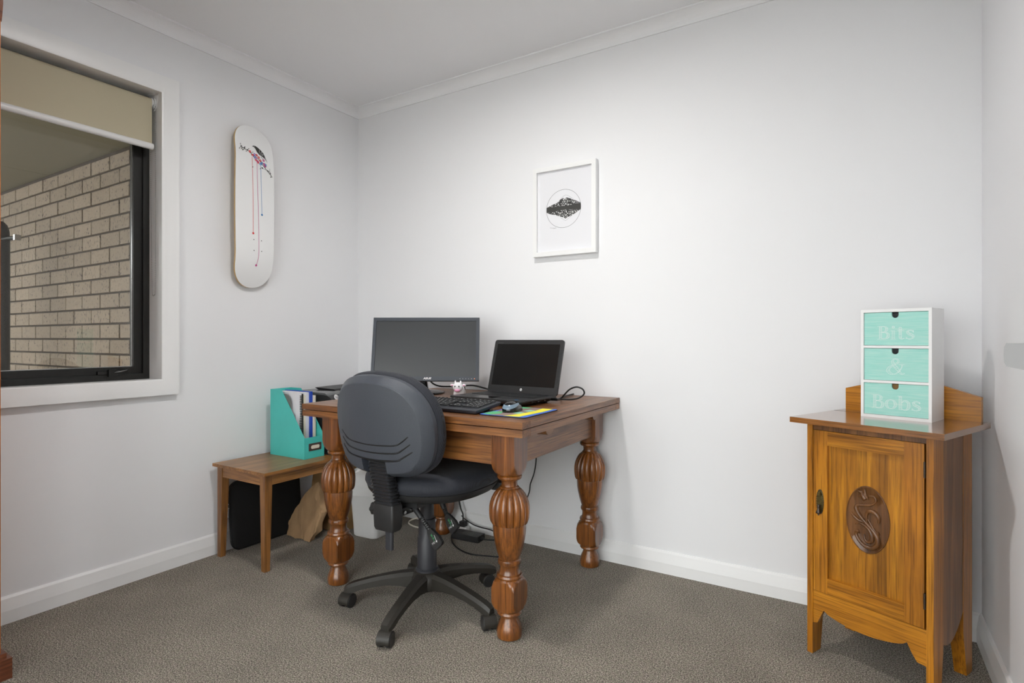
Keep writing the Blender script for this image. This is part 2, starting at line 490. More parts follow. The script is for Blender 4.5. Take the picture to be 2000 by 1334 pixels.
# window opening in the left wall
WY0, WY1, WZ0, WZ1 = -1.95, -1.155, 0.845, 2.115
bm = BM()
box(bm, -0.2, 0, RY0 - 0.14, WY0, -0.06, H); box(bm, -0.2, 0, WY1, 0.0, -0.06, H)
box(bm, -0.2, 0, WY0, WY1, -0.06, WZ0); box(bm, -0.2, 0, WY0, WY1, WZ1, H)
struct('wall_left', bm, MT['wall'])
# doorway in the front wall, behind the camera, widened for fill light on the left wall
DX0, DX1, DH = 0.75, 2.80, 2.02
bm = BM()
box(bm, -0.2, DX0, RY0 - 0.14, RY0, -0.06, H); box(bm, DX1, RX + 0.12, RY0 - 0.14, RY0, -0.06, H); box(bm, DX0, DX1, RY0 - 0.14, RY0, DH, H)
struct('wall_front', bm, MT['wall'])
# unseen hallway invented behind the doorway to carry fill light
hy0, hy1, hx0, hx1 = -3.7, RY0 - 0.14, 0.2, 5.4
bm = BM(); box(bm, hx0, hx1, hy0, hy1, -0.06, 0.0); struct('floor_fill_hall', bm, MT['carpet'])
bm = BM(); box(bm, hx0 - 0.1, hx1 + 0.1, hy0 - 0.1, hy1, H, H + 0.1); struct('ceiling_fill_hall', bm, MT['ceil'])
bm = BM()
# unseen glazing added opposite the doorway as a daylight fill source
GX0, GX1, GZ1 = 0.5, 5.3, 2.25
box(bm, hx0 - 0.1, GX0, hy0 - 0.1, hy0, -0.06, H); box(bm, GX1, hx1 + 0.1, hy0 - 0.1, hy0, -0.06, H); box(bm, GX0, GX1, hy0 - 0.1, hy0, GZ1, H)
box(bm, hx0 - 0.1, hx0, hy0, hy1, -0.06, H); box(bm, hx1, hx1 + 0.1, hy0, hy1, -0.06, H)
struct('wall_fill_hall', bm, MT['wall'])
gl = bpy.data.objects.new('window_hall_fill', None); COL.objects.link(gl); gl['kind'] = 'structure'; gl['label'] = 'added unseen full-height glazing letting fill daylight into the hallway'
for k in range(5):
    a = GX0 + k * (GX1 - GX0) / 5; b = a + (GX1 - GX0) / 5
    bm = BM(); box(bm, a, a + 0.04, hy0 - 0.07, hy0 - 0.02, 0, GZ1); box(bm, b - 0.04, b, hy0 - 0.07, hy0 - 0.02, 0, GZ1); box(bm, a + 0.04, b - 0.04, hy0 - 0.07, hy0 - 0.02, 0, 0.06); box(bm, a + 0.04, b - 0.04, hy0 - 0.07, hy0 - 0.02, GZ1 - 0.05, GZ1); add('window_frame', bm, MT['black_alu'], gl)
    bm = BM(); box(bm, a + 0.04, b - 0.04, hy0 - 0.048, hy0 - 0.042, 0.06, GZ1 - 0.05); add('pane', bm, MT['glass'], gl)

# baseboards: splayed profile, highlight bevel on top
prof = [(0.0, 0.0), (0.016, 0.0), (0.016, 0.046), (0.009, 0.088), (0.004, 0.096), (0.0, 0.096)]
def board(name, a, b, axis, sgn):
    bm = BM()
    if axis == 'x':   # runs along x, on a wall at y=const
        rings = [[(x, a[1] + sgn * d, z) for d, z in prof] for x in (a[0], b[0])]
    else:
        rings = [[(a[0] + sgn * d, y, z) for d, z in prof] for y in (a[1], b[1])]
    loft(bm, rings); struct(name, bm, MT['trim'])
board('baseboard_back', (0, 0), (RX, 0), 'x', -1)
board('baseboard_left', (0, RY0), (0, -0.0), 'y', 1)
board('baseboard_right', (RX, RY0), (RX, 0), 'y', -1)
board('baseboard_front', (0, RY0), (DX0 - 0.06, RY0), 'x', 1)
# coved cornice
cv = [(0.0, -0.054), (0.0, 0.0), (0.054, 0.0), (0.054, -0.005)] + [(0.054 - 0.049 * math.sin(t), -0.054 + 0.049 * math.cos(t)) for t in [PI / 2 * i / 8 for i in range(1, 9)]]
cv = [(0.0, -0.054), (0.0, 0.0), (0.054, 0.0), (0.054, -0.006)]
for i in range(1, 9):
    t = PI / 2 * i / 9
    cv.append((0.054 - 0.048 * math.sin(t), -0.006 - 0.042 * (1 - math.cos(t))))
cv += [(0.006, -0.048), (0.006, -0.054)]
def cornice(n, a, b, axis, sgn):
    bm = BM()
    if axis == 'x': rings = [[(x, a[1] + sgn * d, H + z) for d, z in cv] for x in (a[0], b[0])]
    else: rings = [[(a[0] + sgn * d, y, H + z) for d, z in cv] for y in (a[1], b[1])]
    loft(bm, rings); struct('trim_%d' % n, bm, MT['ceil'])
cornice(1, (0, 0), (RX, 0), 'x', -1); cornice(2, (0, RY0), (0, 0), 'y', 1)
cornice(3, (RX, RY0), (RX, 0), 'y', -1); cornice(4, (0, RY0), (RX, RY0), 'x', 1)

# window architrave with mitred corners, and the reveal liner
def mitre_frame(bm, y0, y1, z0, z1, w, profile):
    """picture-frame moulding round an opening in the wall x=0; profile = (distance outward from the opening, height off the wall)"""
    rings = []
    for (cy, cz, sy, sz) in ((y0, z0, -1, -1), (y1, z0, 1, -1), (y1, z1, 1, 1), (y0, z1, -1, 1)):
        rings.append([(h, cy + sy * d, cz + sz * d) for d, h in profile])
    rings.append(rings[0])
    loft(bm, rings, cap=False)
bm = BM()
mitre_frame(bm, WY0, WY1, WZ0, WZ1, 0.066, [(-0.004, -0.01), (-0.004, 0.016), (0.003, 0.019), (0.014, 0.019), (0.05, 0.027), (0.066, 0.026), (0.066, 0.0), (0.06, -0.004)])
struct('trim_5', bm, MT['trim'], smooth=25)
bm = BM()
mitre_frame(bm, WY0, WY1, WZ0, WZ1, 0.01, [(-0.002, 0.012), (-0.002, -0.19), (0.012, -0.19), (0.012, 0.006)])
struct('trim_6', bm, MT['trim'])

# aluminium casement window
win = bpy.data.objects.new('window_1', None); COL.objects.link(win); win['kind'] = 'structure'
win['label'] = 'black aluminium window overlooking a brick wall'
def rframe(bm, x0, x1, y0, y1, z0, z1, w):
    box(bm, x0, x1, y0, y0 + w, z0, z1); box(bm, x0, x1, y1 - w, y1, z0, z1)
    box(bm, x0, x1, y0 + w, y1 - w, z0, z0 + w); box(bm, x0, x1, y0 + w, y1 - w, z1 - w, z1)
bm = BM(); rframe(bm, -0.15, -0.095, WY0 + 0.002, WY1 - 0.002, WZ0 + 0.002, WZ1 - 0.002, 0.026); add('window_frame', bm, MT['black_alu'], win, bevel=0.0015)
bm = BM(); rframe(bm, -0.14, -0.108, WY0 + 0.028, WY1 - 0.028, WZ0 + 0.026, WZ1 - 0.028, 0.033); sash = add('sash', bm, MT['black_alu'], win, bevel=0.002)
bm = BM(); box(bm, -0.126, -0.122, WY0 + 0.058, WY1 - 0.058, WZ0 + 0.056, WZ1 - 0.058); add('pane', bm, MT['glass'], win)
bm = BM(); rframe(bm, -0.121, -0.117, WY0 + 0.061, WY1 - 0.0605, WZ0 + 0.059, WZ1 - 0.061, 0.003); add('glazing_bead', bm, MT['chrome'], sash)
bm = BM(); box(bm, -0.108, -0.092, -1.36, -1.275, WZ0 + 0.03, WZ0 + 0.044); box(bm, -0.092, -0.078, -1.325, -1.295, WZ0 + 0.02, WZ0 + 0.05)
tube(bm, [(-0.085, -1.31, WZ0 + 0.035), (-0.075, -1.28, WZ0 + 0.04), (-0.078, -1.255, WZ0 + 0.046)], 0.005, 8)
add('window_latch', bm, MT['black_alu'], win, bevel=0.002)

# ------------------------------------------------------------------ the porch outside
BY = -0.92
bm = BM(); box(bm, -4.2, -0.2, BY + 0.012, BY + 0.12, -0.3, 2.9)
bw = struct('wall_porch', bm, MT['mortar'])
px, pz_ = 0.2312, 0.0878
me_cache = {}
def brick_mesh(w):
    k = round(w, 3)
    if k not in me_cache:
        b = BM(); box(b, 0, w, 0, 0.09, 0, pz_ - 0.0115)
        bmesh.ops.bevel(b, geom=b.edges[:], offset=0.002, segments=1, affect='EDGES')
        me = bpy.data.meshes.new('brick'); b.to_mesh(me); b.free(); me.materials.append(MT['brick']); me_cache[k] = me
    return me_cache[k]
random.seed(4)
z = 2.085 - 17 * pz_
row = 0
while z < 2.08:
    x = -0.80 + (px / 2 if row % 2 else 0) + 2 * px
    while x > -3.05:
        x0 = x - px; w = px - 0.0105
        if x0 < -0.21 - w: pass
        elif x0 > -0.21: x -= px; continue
        else: w = -0.21 - x0
        if w > 0.02:
            o = bpy.data.objects.new('brick', brick_mesh(w)); COL.objects.link(o); o.parent = bw
            o.location = (x0, BY + random.uniform(-0.0015, 0.0015), z)
        x -= px
    z += pz_; row += 1
bm = BM(); box(bm, -1.9, -0.19, -4.4, BY + 0.1, 2.10, 2.15); box(bm, -4.1, -1.906, -4.4, BY + 0.1, 2.10, 2.15); struct('ceiling_porch', bm, MT['soffit'])  # soffit carried on out of view to keep skylight off the brick
bm = BM(); box(bm, -9, 8, -9, -3.8, -0.36, -0.3); box(bm, -9, -0.2, -3.8, 3, -0.36, -0.3); struct('ground', bm, MT['paving'])
bm = BM(); box(bm, -4.9, -4.8, -4.4, 1.0, -0.3, 1.9); box(bm, -4.9, -0.2, -4.6, -4.4, -0.3, 0.75); struct('wall_sky_block', bm, MT['paving'])  # unseen walls added to cut the skylight reaching the porch brick
# black covered post heater standing by the porch wall, with a side bracket
t = thing('patio_post', 'black round-topped post with side bracket outside the window', 'post', (-1.79, -1.19, -0.3))
bm = BM(); lathe(bm, [(0.09, 0), (0.09, 0.03), (0.05, 0.04), (0.05, 1.93), (0.047, 1.98), (0.038, 2.015), (0.02, 2.035)], 24); add('post', bm, MT['black_alu'], t, smooth=40)
bm = BM(); tube(bm, [(0.04, 0.0, 1.925), (0.12, 0.01, 1.925), (0.21, 0.02, 1.92)], 0.011, 10); add('bracket', bm, MT['black_alu'], t, smooth=40)
bm = BM(); box(bm, 0.20, 0.222, 0.005, 0.035, 1.905, 1.937); add('bracket_clip', bm, MT['chrome'], t, bevel=0.003)
# ------------------------------------------------------------------ lamps
def oyster(name, label, loc, power):
    t = thing(name, label, 'ceiling light', loc)
    bm = BM(); lathe(bm, [(0.11, 0), (0.115, -0.012), (0.11, -0.022), (0.09, -0.026), (0.09, 0)], 40); add('rim', bm, MT['trim'], t, smooth=30)
    m, N, L, p = newmat('lit_diffuser')
    p.inputs['Base Color'].default_value = (0.9, 0.9, 0.9, 1)
    p.inputs['Emission Color'].default_value = (1.0, 0.98, 0.955, 1); p.inputs['Emission Strength'].default_value = power
    bm = BM(); lathe(bm, [(0.088, -0.016), (0.088, -0.019), (0.05, -0.021), (0.003, -0.021)], 40); add('diffuser', bm, m, t, smooth=60)
oyster('ceiling_light', 'flush white ceiling downlight in the middle of the room', (1.49, -1.20, H), ROOM_LAMP)
oyster('ceiling_light', 'added unseen fill downlight in the hallway', (2.2, -3.1, H), HALL_FILL)  # unseen lamp added behind the camera to fill the room

# ------------------------------------------------------------------ door leaf standing open along the right wall
d = bpy.data.objects.new('door_1', None); COL.objects.link(d); d['kind'] = 'structure'; d['label'] = 'white flush door standing open beside the right wall'
d.location = (2.80, -2.43, 0)
bm = BM(); box(bm, 0, 0.035, 0.0, 0.76, 0.012, 1.99); add('leaf', bm, MT['trim'], d, bevel=0.002)
mk('handle', plain('satin_chrome', (176, 176, 176), 0.32, metal=0.6))
for s in (-1, 1):
    bm = BM(); x0 = 0.0 if s < 0 else 0.035
    cyl(bm, (x0, 0.685, 1.01), (x0 + s * 0.009, 0.685, 1.01), 0.026, 28); cyl(bm, (x0, 0.685, 1.01), (x0 + s * 0.042, 0.685, 1.01), 0.009, 16)
    hd = add('handle', bm, MT['handle'], d, bevel=0.001)
    bm = BM(); prism(bm, [(0.575, 0.999), (0.69, 0.999), (0.700, 1.003), (0.702, 1.0105), (0.700, 1.018), (0.69, 1.022), (0.575, 1.022)], x0 + s * 0.038, x0 + s * 0.050, 'yz'); add('lever', bm, MT['handle'], hd, bevel=0.002)
for z0 in (0.2, 1.0, 1.75):
    bm = BM(); cyl(bm, (0.0, -0.004, z0), (0.0, -0.004, z0 + 0.09), 0.005, 10); add('hinge', bm, MT['chrome'], d)
bm = BM()
for (x0, x1) in ((DX0 - 0.06, DX0), (DX1, DX1 + 0.06)): box(bm, x0, x1, RY0 + 0.0, RY0 + 0.018, 0, DH + 0.06)
box(bm, DX0, DX1, RY0, RY0 + 0.018, DH, DH + 0.06)
struct('trim_7', bm, MT['trim'])

# ------------------------------------------------------------------ tall wardrobe, its edge at the left of the view
t = thing('wardrobe', 'tall narrow orange-brown wooden wardrobe at the left wall', 'wardrobe', (-0.005, 0.001, 0.0))
bm = BM(); box(bm, 0.02, 0.430, -2.10, -1.825, 0.075, 1.985); add('carcass', bm, MT['ward'], t, bevel=0.004)
bm = BM(); box(bm, 0.018, 0.449, -2.105, -1.803, 0.0, 0.062); box(bm, 0.018, 0.440, -2.105, -1.814, 0.062, 0.078); add('plinth', bm, MT['ward_d'], t, bevel=0.004)
bm = BM(); prism(bm, [(0.428, 1.985), (0.433, 2.0), (0.440, 2.035), (0.440, 2.06), (0.02, 2.06), (0.02, 1.985)], -2.105, -1.822, 'xz'); add('top_moulding', bm, MT['ward_d'], t, bevel=0.003)
for i in range(1):
    bm = BM(); box(bm, 0.430, 0.442, -2.095, -1.84, 0.1, 1.94); dd = add('door', bm, MT['ward'], t, bevel=0.003)
    bm = BM(); sphere(bm, (0.455, -2.07, 1.0), 0.012, 12, 8); add('knob', bm, MT['brass'], dd, smooth=60)

# ------------------------------------------------------------------ roller blind
t = thing('roller_blind', 'beige roller blind partly lowered over the window', 'blind', (0, 0, 0))
y0, y1 = WY0 + 0.016, -1.176
bm = BM(); cyl(bm, (-0.052, y0, 2.075), (-0.052, y1 + 0.004, 2.075), 0.0185, 24); add('roller', bm, MT['blind'], t, smooth=40)
bm = BM(); box(bm, -0.0345, -0.0335, y0, y1, 1.885, 2.078); add('fabric', bm, MT['blind'], t)
bm = BM(); loft(bm, [[(-0.034 + 0.011 * math.cos(a), y, 1.876 + 0.014 * math.sin(a)) for a in [2 * PI * i / 16 for i in range(16)]] for y in (y0, y1 + 0.004)]); add('bottom_rail', bm, MT['white_pl'], t, smooth=40)
bm = BM()
prism(bm, [(-0.075, 2.112), (-0.022, 2.112), (-0.022, 2.085), (-0.03, 2.055), (-0.052, 2.042), (-0.072, 2.055), (-0.078, 2.085)], -1.160, -1.157, 'xz')
box(bm, -0.075, -0.022, -1.175, -1.157, 2.109, 2.112)
cyl(bm, (-0.052, -1.176, 2.075), (-0.052, -1.170, 2.075), 0.021, 24); cyl(bm, (-0.052, -1.166, 2.075), (-0.052, -1.160, 2.075), 0.023, 24); cyl(bm, (-0.052, -1.172, 2.075), (-0.052, -1.162, 2.075), 0.016, 20)
add('bracket', bm, MT['white_pl'], t, smooth=30)
bm = BM(); prism(bm, [(-0.075, 2.112), (-0.03, 2.112), (-0.034, 2.05), (-0.07, 2.05)], y0 - 0.012, y0 - 0.009, 'xz'); add('bracket', bm, MT['white_pl'], t)
bm = BM()
mk('bead', plain('grey_bead', (150, 150, 150), 0.35, metal=0.4))
def bead(c):
    ring = [(0.0022, 0, 0), (0, 0.0022, 0), (-0.0022, 0, 0), (0, -0.0022, 0)]
    vs = [bm.verts.new(Vector(c) + Vector(q)) for q in ring]; a = bm.verts.new(Vector(c) + Vector((0, 0, 0.0022))); b = bm.verts.new(Vector(c) - Vector((0, 0, 0.0022)))
    for i in range(4):
        bm.faces.new((vs[i], vs[(i + 1) % 4], a)); bm.faces.new((vs[(i + 1) % 4], vs[i], b))
path = [(-0.032, -1.1635, 2.075), (-0.03, -1.163, 1.6), (-0.031, -1.1635, 1.26), (-0.038, -1.164, 1.222), (-0.047, -1.1645, 1.222), (-0.054, -1.165, 1.26), (-0.064, -1.165, 1.6), (-0.071, -1.1645, 2.075)]
cp = catmull(path, 60)
acc = 0.0
for a, b in zip(cp, cp[1:]):
    acc += (b - a).length
    if acc >= 0.0058: bead(b); acc = 0.0
tube(bm, cp[::6], 0.0006, 4)
add('bead_chain', bm, MT['bead'], t, kind='stuff')

# ------------------------------------------------------------------ skateboard deck on the left wall
YC, ZC, HB, HW = -0.7405, 1.688, 0.405, 0.106
def deck_out(s):
    """half width of the deck at s in [-1,1] along its length"""
    a = abs(s) * HB
    cap = 0.118
    if a <= HB - cap: return HW - 0.004 * (a / (HB - cap)) ** 2
    q = (a - (HB - cap)) / cap
    return (HW - 0.004) * max(0.0, 1 - q ** 2.3) ** (1 / 2.15)
def deck_x(y, z):
    """front surface: mid part proud of the wall, nose and tail kicked back, slight concave"""
    a = abs(z - ZC); k = max(0.0, a - 0.215) / 0.19
    u = (y - YC) / HW
    return 0.070 - 0.045 * k ** 1.6 - 0.006 * u * u * (1 - min(k, 1))
N_ = 64
zs = [ZC + HB * math.sin(PI / 2 * (-1 + 2 * i / N_) * 0.999) for i in range(N_ + 1)]
bm = BM(); rowsF = []; rowsB = []
M_ = 12
for z in zs:
    hw = max(deck_out((z - ZC) / HB), 0.004)
    rowsF.append([bm.verts.new((deck_x(YC + hw * (2 * j / M_ - 1), z), YC + hw * (2 * j / M_ - 1), z)) for j in range(M_ + 1)])
    rowsB.append([bm.verts.new((deck_x(YC + hw * (2 * j / M_ - 1), z) - 0.011, YC + hw * (2 * j / M_ - 1), z)) for j in range(M_ + 1)])
for i in range(N_):
    for j in range(M_):
        bm.faces.new((rowsF[i][j], rowsF[i][j + 1], rowsF[i + 1][j + 1], rowsF[i + 1][j]))
        f = bm.faces.new((rowsB[i][j], rowsB[i + 1][j], rowsB[i + 1][j + 1], rowsB[i][j + 1])); f.material_index = 1
    for j in (0, M_):
        f = bm.faces.new((rowsF[i][j], rowsF[i + 1][j], rowsB[i + 1][j], rowsB[i][j])); f.material_index = 1
for i in (0, N_):
    for j in range(M_):
        f = bm.faces.new((rowsF[i][j], rowsF[i][j + 1], rowsB[i][j + 1], rowsB[i][j])); f.material_index = 1
sk = thing('skateboard_deck', 'white skateboard deck printed with a bird, hung on the wall', 'skateboard', (0, 0, 0))
dk = add('deck', bm, [MT['deck_w'], MT['maple']], sk, smooth=35)
def dm(o): return lambda y, z: (deck_x(y, z) + o, y, z)
bm = BM()
br = [(-0.818, 1.965), (-0.80, 1.959), (-0.778, 1.954), (-0.757, 1.941), (-0.728, 1.926), (-0.703, 1.901), (-0.674, 1.876), (-0.646, 1.854)]
ribbon(bm, [(p.x, p.y) for p in catmull([(a, b, 0) for a, b in br], 5)], 0.0028, dm(0.0006))
random.seed(8)
for k in range(26):
    i = random.choice([0, 0, 1, 1, 2, 5, 5, 6, 6, 6]); f_ = random.random()
    p = (br[i][0] + (br[i + 1][0] - br[i][0]) * f_, br[i][1] + (br[i + 1][1] - br[i][1]) * f_)
    a = random.uniform(0, 2 * PI); l = random.uniform(0.006, 0.015)
    q = (p[0] + l * math.cos(a), p[1] + l * math.sin(a)); ribbon(bm, [p, q], 0.0014, dm(0.0006)); disc(bm, q, 0.0024, dm(0.0006), 8)
twig = [(-0.684, 1.882), (-0.70, 1.884), (-0.717, 1.889)]
ribbon(bm, twig, 0.0016, dm(0.0006)); disc(bm, (-0.706, 1.886), 0.0042, dm(0.0007), 8)
ribbon(bm, [(-0.668, 1.872), (-0.662, 1.884), (-0.662, 1.894)], 0.0016, dm(0.0006))
add('branch_print', bm, MT['print_k'], dk)
bm = BM()
bird = [(-0.756, 1.982), (-0.749, 1.9885), (-0.738, 1.991), (-0.725, 1.986), (-0.709, 1.976), (-0.696, 1.965), (-0.690, 1.952), (-0.682, 1.935), (-0.676, 1.920), (-0.685, 1.930), (-0.694, 1.940), (-0.706, 1.945), (-0.719, 1.949), (-0.732, 1.960), (-0.739, 1.976), (-0.747, 1.983)]
patch(bm, bird, dm(0.0009)); ribbon(bm, [(-0.703, 1.946), (-0.712, 1.934)], 0.0016, dm(0.0009)); ribbon(bm, [(-0.697, 1.944), (-0.704, 1.930)], 0.0016, dm(0.0009))
bd = add('bird_print', bm, MT['print_k'], dk, tri=True)
bm = BM(); wing = [(-0.716, 1.975), (-0.719, 1.965), (-0.712, 1.953), (-0.701, 1.950), (-0.697, 1.958), (-0.704, 1.957), (-0.709, 1.963), (-0.705, 1.970), (-0.699, 1.963)]
ribbon(bm, wing, 0.0014, dm(0.0016)); add('wing_print', bm, MT['deck_w'], bd)
bm = BM(); ribbon(bm, [(-0.69, 1.944), (-0.681, 1.926)], 0.0012, dm(0.0016)); add('tail_line', bm, MT['deck_w'], bd)
bm = BM(); disc(bm, (-0.7425, 1.986), 0.0014, dm(0.0016), 8); add('eye_print', bm, MT['deck_w'], bd)
fl = [(-0.771, 1.952, 0), (-0.757, 1.938, 0), (-0.747, 1.944, 3), (-0.736, 1.943, 0), (-0.749, 1.932, 2), (-0.742, 1.926, 3), (-0.741, 1.918, 0), (-0.734, 1.913, 1), (-0.725, 1.934, 0), (-0.717, 1.920, 0), (-0.73, 1.908, 0), (-0.698, 1.926, 1), (-0.709, 1.911, 2), (-0.716, 1.903, 2), (-0.696, 1.908, 1), (-0.688, 1.906, 2), (-0.69, 1.900, 1)]
for x, y, c in fl:
    bm = BM(); a0 = random.uniform(0, 6)
    for k in range(5):
        a = a0 + k * 2 * PI / 5; disc(bm, (x + 0.0042 * math.cos(a), y + 0.0042 * math.sin(a)), 0.0028, dm(0.0011 + 0.0001 * k), 8)
    add('flower_print', bm, [MT['red'], MT['pink'], MT['blue'], MT['lilac']][c], dk)
for pts, c in (([(-0.762, 1.927), (-0.757, 1.75), (-0.756, 1.55)], 'red'), ([(-0.736, 1.903), (-0.728, 1.65), (-0.725, 1.469), (-0.727, 1.42), (-0.733, 1.394)], 'pink'), ([(-0.715, 1.898), (-0.711, 1.75), (-0.708, 1.65)], 'blue')):
    bm = BM(); ribbon(bm, [(p.x, p.y) for p in catmull([(a, b, 0) for a, b in pts], 6)], 0.0022, dm(0.0006)); disc(bm, pts[-1], 0.0055, dm(0.0007), 12); add('paint_drip', bm, MT[c], dk)
for h in ((-0.759, 1.878), (-0.717, 1.88), (-0.753, 1.519), (-0.711, 1.519), (-0.752, 1.465), (-0.710, 1.466)):
    bm = BM(); disc(bm, h, 0.0026, dm(0.0010), 10); add('bolt_hole', bm, MT['print_k'], dk)
for z0 in (1.60, 1.80):
    bm = BM(); box(bm, 0.0, 0.058, -0.755, -0.725, z0, z0 + 0.03); add('wall_mount', bm, MT['maple'], sk)

# ------------------------------------------------------------------ framed print on the back wall
x0, x1, z0, z1 = 1.250, 1.586, 1.430, 1.866
t = thing('picture_frame', 'white framed mountain ink drawing on the back wall', 'picture', (0, 0, 0))
D0, D1, FW = -0.003, -0.031, 0.022
def bar(pts): 
    b = BM(); loft(b, [[(x, D0, z) for x, z in pts], [(x, D1, z) for x, z in pts]]); return b
i0, i1, j0, j1 = x0 + FW, x1 - FW, z0 + FW, z1 - FW
for pts in ([(x0, z0), (x1, z0), (i1, j0), (i0, j0)], [(x1, z0), (x1, z1), (i1, j1), (i1, j0)], [(x1, z1), (x0, z1), (i0, j1), (i1, j1)], [(x0, z1), (x0, z0), (i0, j0), (i0, j1)]):
    add('frame_bar', bar(pts), MT['trim'], t, bevel=0.0008)
bm = BM(); box(bm, i0 - 0.004, i1 + 0.004, -0.0165, -0.004, j0 - 0.004, j1 + 0.004); sheet = add('print_sheet', bm, MT['paper'], t)
am = lambda o: (lambda x, z: (x, -0.0165 - o, z))
cx, cz, cr = 1.4125, 1.655, 0.092
bm = BM(); ribbon(bm, [(cx + cr * math.cos(a), cz + cr * math.sin(a)) for a in [2 * PI * i / 64 for i in range(65)]], 0.0013, am(0.0004))
band = [(1.3205, 1.669), (1.36, 1.669), (1.40, 1.668), (1.44, 1.667), (1.473, 1.671), (1.504, 1.673), (1.504, 1.641), (1.47, 1.644), (1.432, 1.648), (1.40, 1.648), (1.368, 1.646), (1.3205, 1.644)]
patch(bm, band, am(0.0006))
ribbon(bm, [(1.398, 1.703), (1.415, 1.716), (1.426, 1.719), (1.436, 1.715), (1.466, 1.694)], 0.0007, am(0.0004)); ribbon(bm, [(1.396, 1.614), (1.424, 1.595), (1.456, 1.616)], 0.0007, am(0.0004))
sg = [(1.339 + 0.0035 * i, 1.5685 - 0.0004 * i + 0.0028 * math.sin(i * 2.3)) for i in range(11)]
ribbon(bm, sg, 0.0008, am(0.0004)); ribbon(bm, [(1.356 + 0.003 * i, 1.564 + 0.0012 * math.sin(i * 3.1)) for i in range(6)], 0.0006, am(0.0004))
add('ink_drawing', bm, MT['print_k'], sheet, tri=True)
m, N, L, p = newmat('doodle_ink')
tc = N.new('ShaderNodeTexCoord'); v = N.new('ShaderNodeTexVoronoi'); v.feature = 'DISTANCE_TO_EDGE'; v.inputs['Scale'].default_value = 95
n = N.new('ShaderNodeTexNoise'); n.inputs['Scale'].default_value = 120
wv = N.new('ShaderNodeTexWave'); wv.inputs['Scale'].default_value = 90; wv.inputs['Distortion'].default_value = 9; wv.inputs['Detail Scale'].default_value = 0.4
for q in (v, n, wv): L.new(tc.outputs['Object'], q.inputs['Vector'])
r1 = N.new('ShaderNodeValToRGB'); r1.color_ramp.interpolation = 'CONSTANT'; r1.color_ramp.elements[0].color = (0.04, 0.04, 0.04, 1); r1.color_ramp.elements[1].position = 0.16; r1.color_ramp.elements[1].color = (0.75, 0.75, 0.74, 1)
r2 = N.new('ShaderNodeValToRGB'); r2.color_ramp.interpolation = 'CONSTANT'; r2.color_ramp.elements[0].color = (0.05, 0.05, 0.05, 1); r2.color_ramp.elements[1].position = 0.42; r2.color_ramp.elements[1].color = (1, 1, 1, 1)
L.new(v.outputs['Distance'], r1.inputs['Fac']); L.new(wv.outputs['Fac'], r2.inputs['Fac'])
mx = N.new('ShaderNodeMix'); mx.data_type = 'RGBA'; mx.blend_type = 'MULTIPLY'; mx.inputs[0].default_value = 0.85
L.new(r1.outputs['Color'], mx.inputs[6]); L.new(r2.outputs['Color'], mx.inputs[7]); L.new(mx.outputs[2], p.inputs['Base Color']); p.inputs['Roughness'].default_value = 0.7
bm = BM()
patch(bm, [(1.322, 1.669), (1.345, 1.678), (1.378, 1.687), (1.398, 1.702), (1.412, 1.706), (1.42, 1.700), (1.428, 1.707), (1.44, 1.703), (1.466, 1.692), (1.502, 1.674), (1.473, 1.671), (1.44, 1.667), (1.40, 1.668), (1.36, 1.669)], am(0.0004))
patch(bm, [(1.322, 1.644), (1.368, 1.646), (1.40, 1.648), (1.432, 1.648), (1.47, 1.644), (1.503, 1.641), (1.478, 1.627), (1.454, 1.616), (1.435, 1.612), (1.425, 1.604), (1.415, 1.612), (1.398, 1.617), (1.368, 1.629), (1.345, 1.634)], am(0.0004))
add('doodle_fill', bm, m, sheet, tri=True)
# ------------------------------------------------------------------ the oak draw-leaf desk
t = thing('desk', 'dark oak draw-leaf table with turned melon legs used as a desk', 'desk', (1.173, -0.462, 0), math.radians(1.0))
LX, LY = 0.42, 0.354
TX, TY, TZ = 0.527, 0.452, 0.757
def framed_top(z0, z1, ins, part):
    """edge rails run the length, end boards sit between them, planks fill the middle"""
    X, Y = TX - ins, TY - ins; rw, ew = 0.055, 0.10
    for a, b in ((-Y, -Y + rw), (Y - rw, Y)):
        bm = BM(); box(bm, -X, X, a, b, z0, z1); add(part, bm, MT['desk_h'], t, bevel=0.0018)
    for a, b in ((-X, -X + ew), (X - ew, X)):
        bm = BM(); box(bm, a, b, -Y + rw + 0.0004, Y - rw - 0.0004, z0, z1); add(part, bm, MT['desk_y'], t, bevel=0.0014)
    n = 4; w = (2 * (Y - rw) - 0.0008) / n
    for k in range(n):
        bm = BM(); box(bm, -X + ew + 0.0004, X - ew - 0.0004, -Y + rw + 0.0004 + k * w, -Y + rw + 0.0004 + (k + 1) * w - 0.0003, z0, z1); add(part, bm, MT['desk_h'], t, bevel=0.0008)
framed_top(TZ - 0.0225, TZ, 0.0, 'top_board')
framed_top(TZ - 0.050, TZ - 0.0255, 0.001, 'leaf_board')
bm = BM(); box(bm, -0.40, 0.40, -LY - 0.028, -LY - 0.006, 0.592, TZ - 0.05); add('apron', bm, MT['desk_h'], t, bevel=0.002)
bm = BM(); box(bm, -0.40, 0.40, LY + 0.006, LY + 0.028, 0.592, TZ - 0.05); add('apron', bm, MT['desk_h'], t, bevel=0.002)
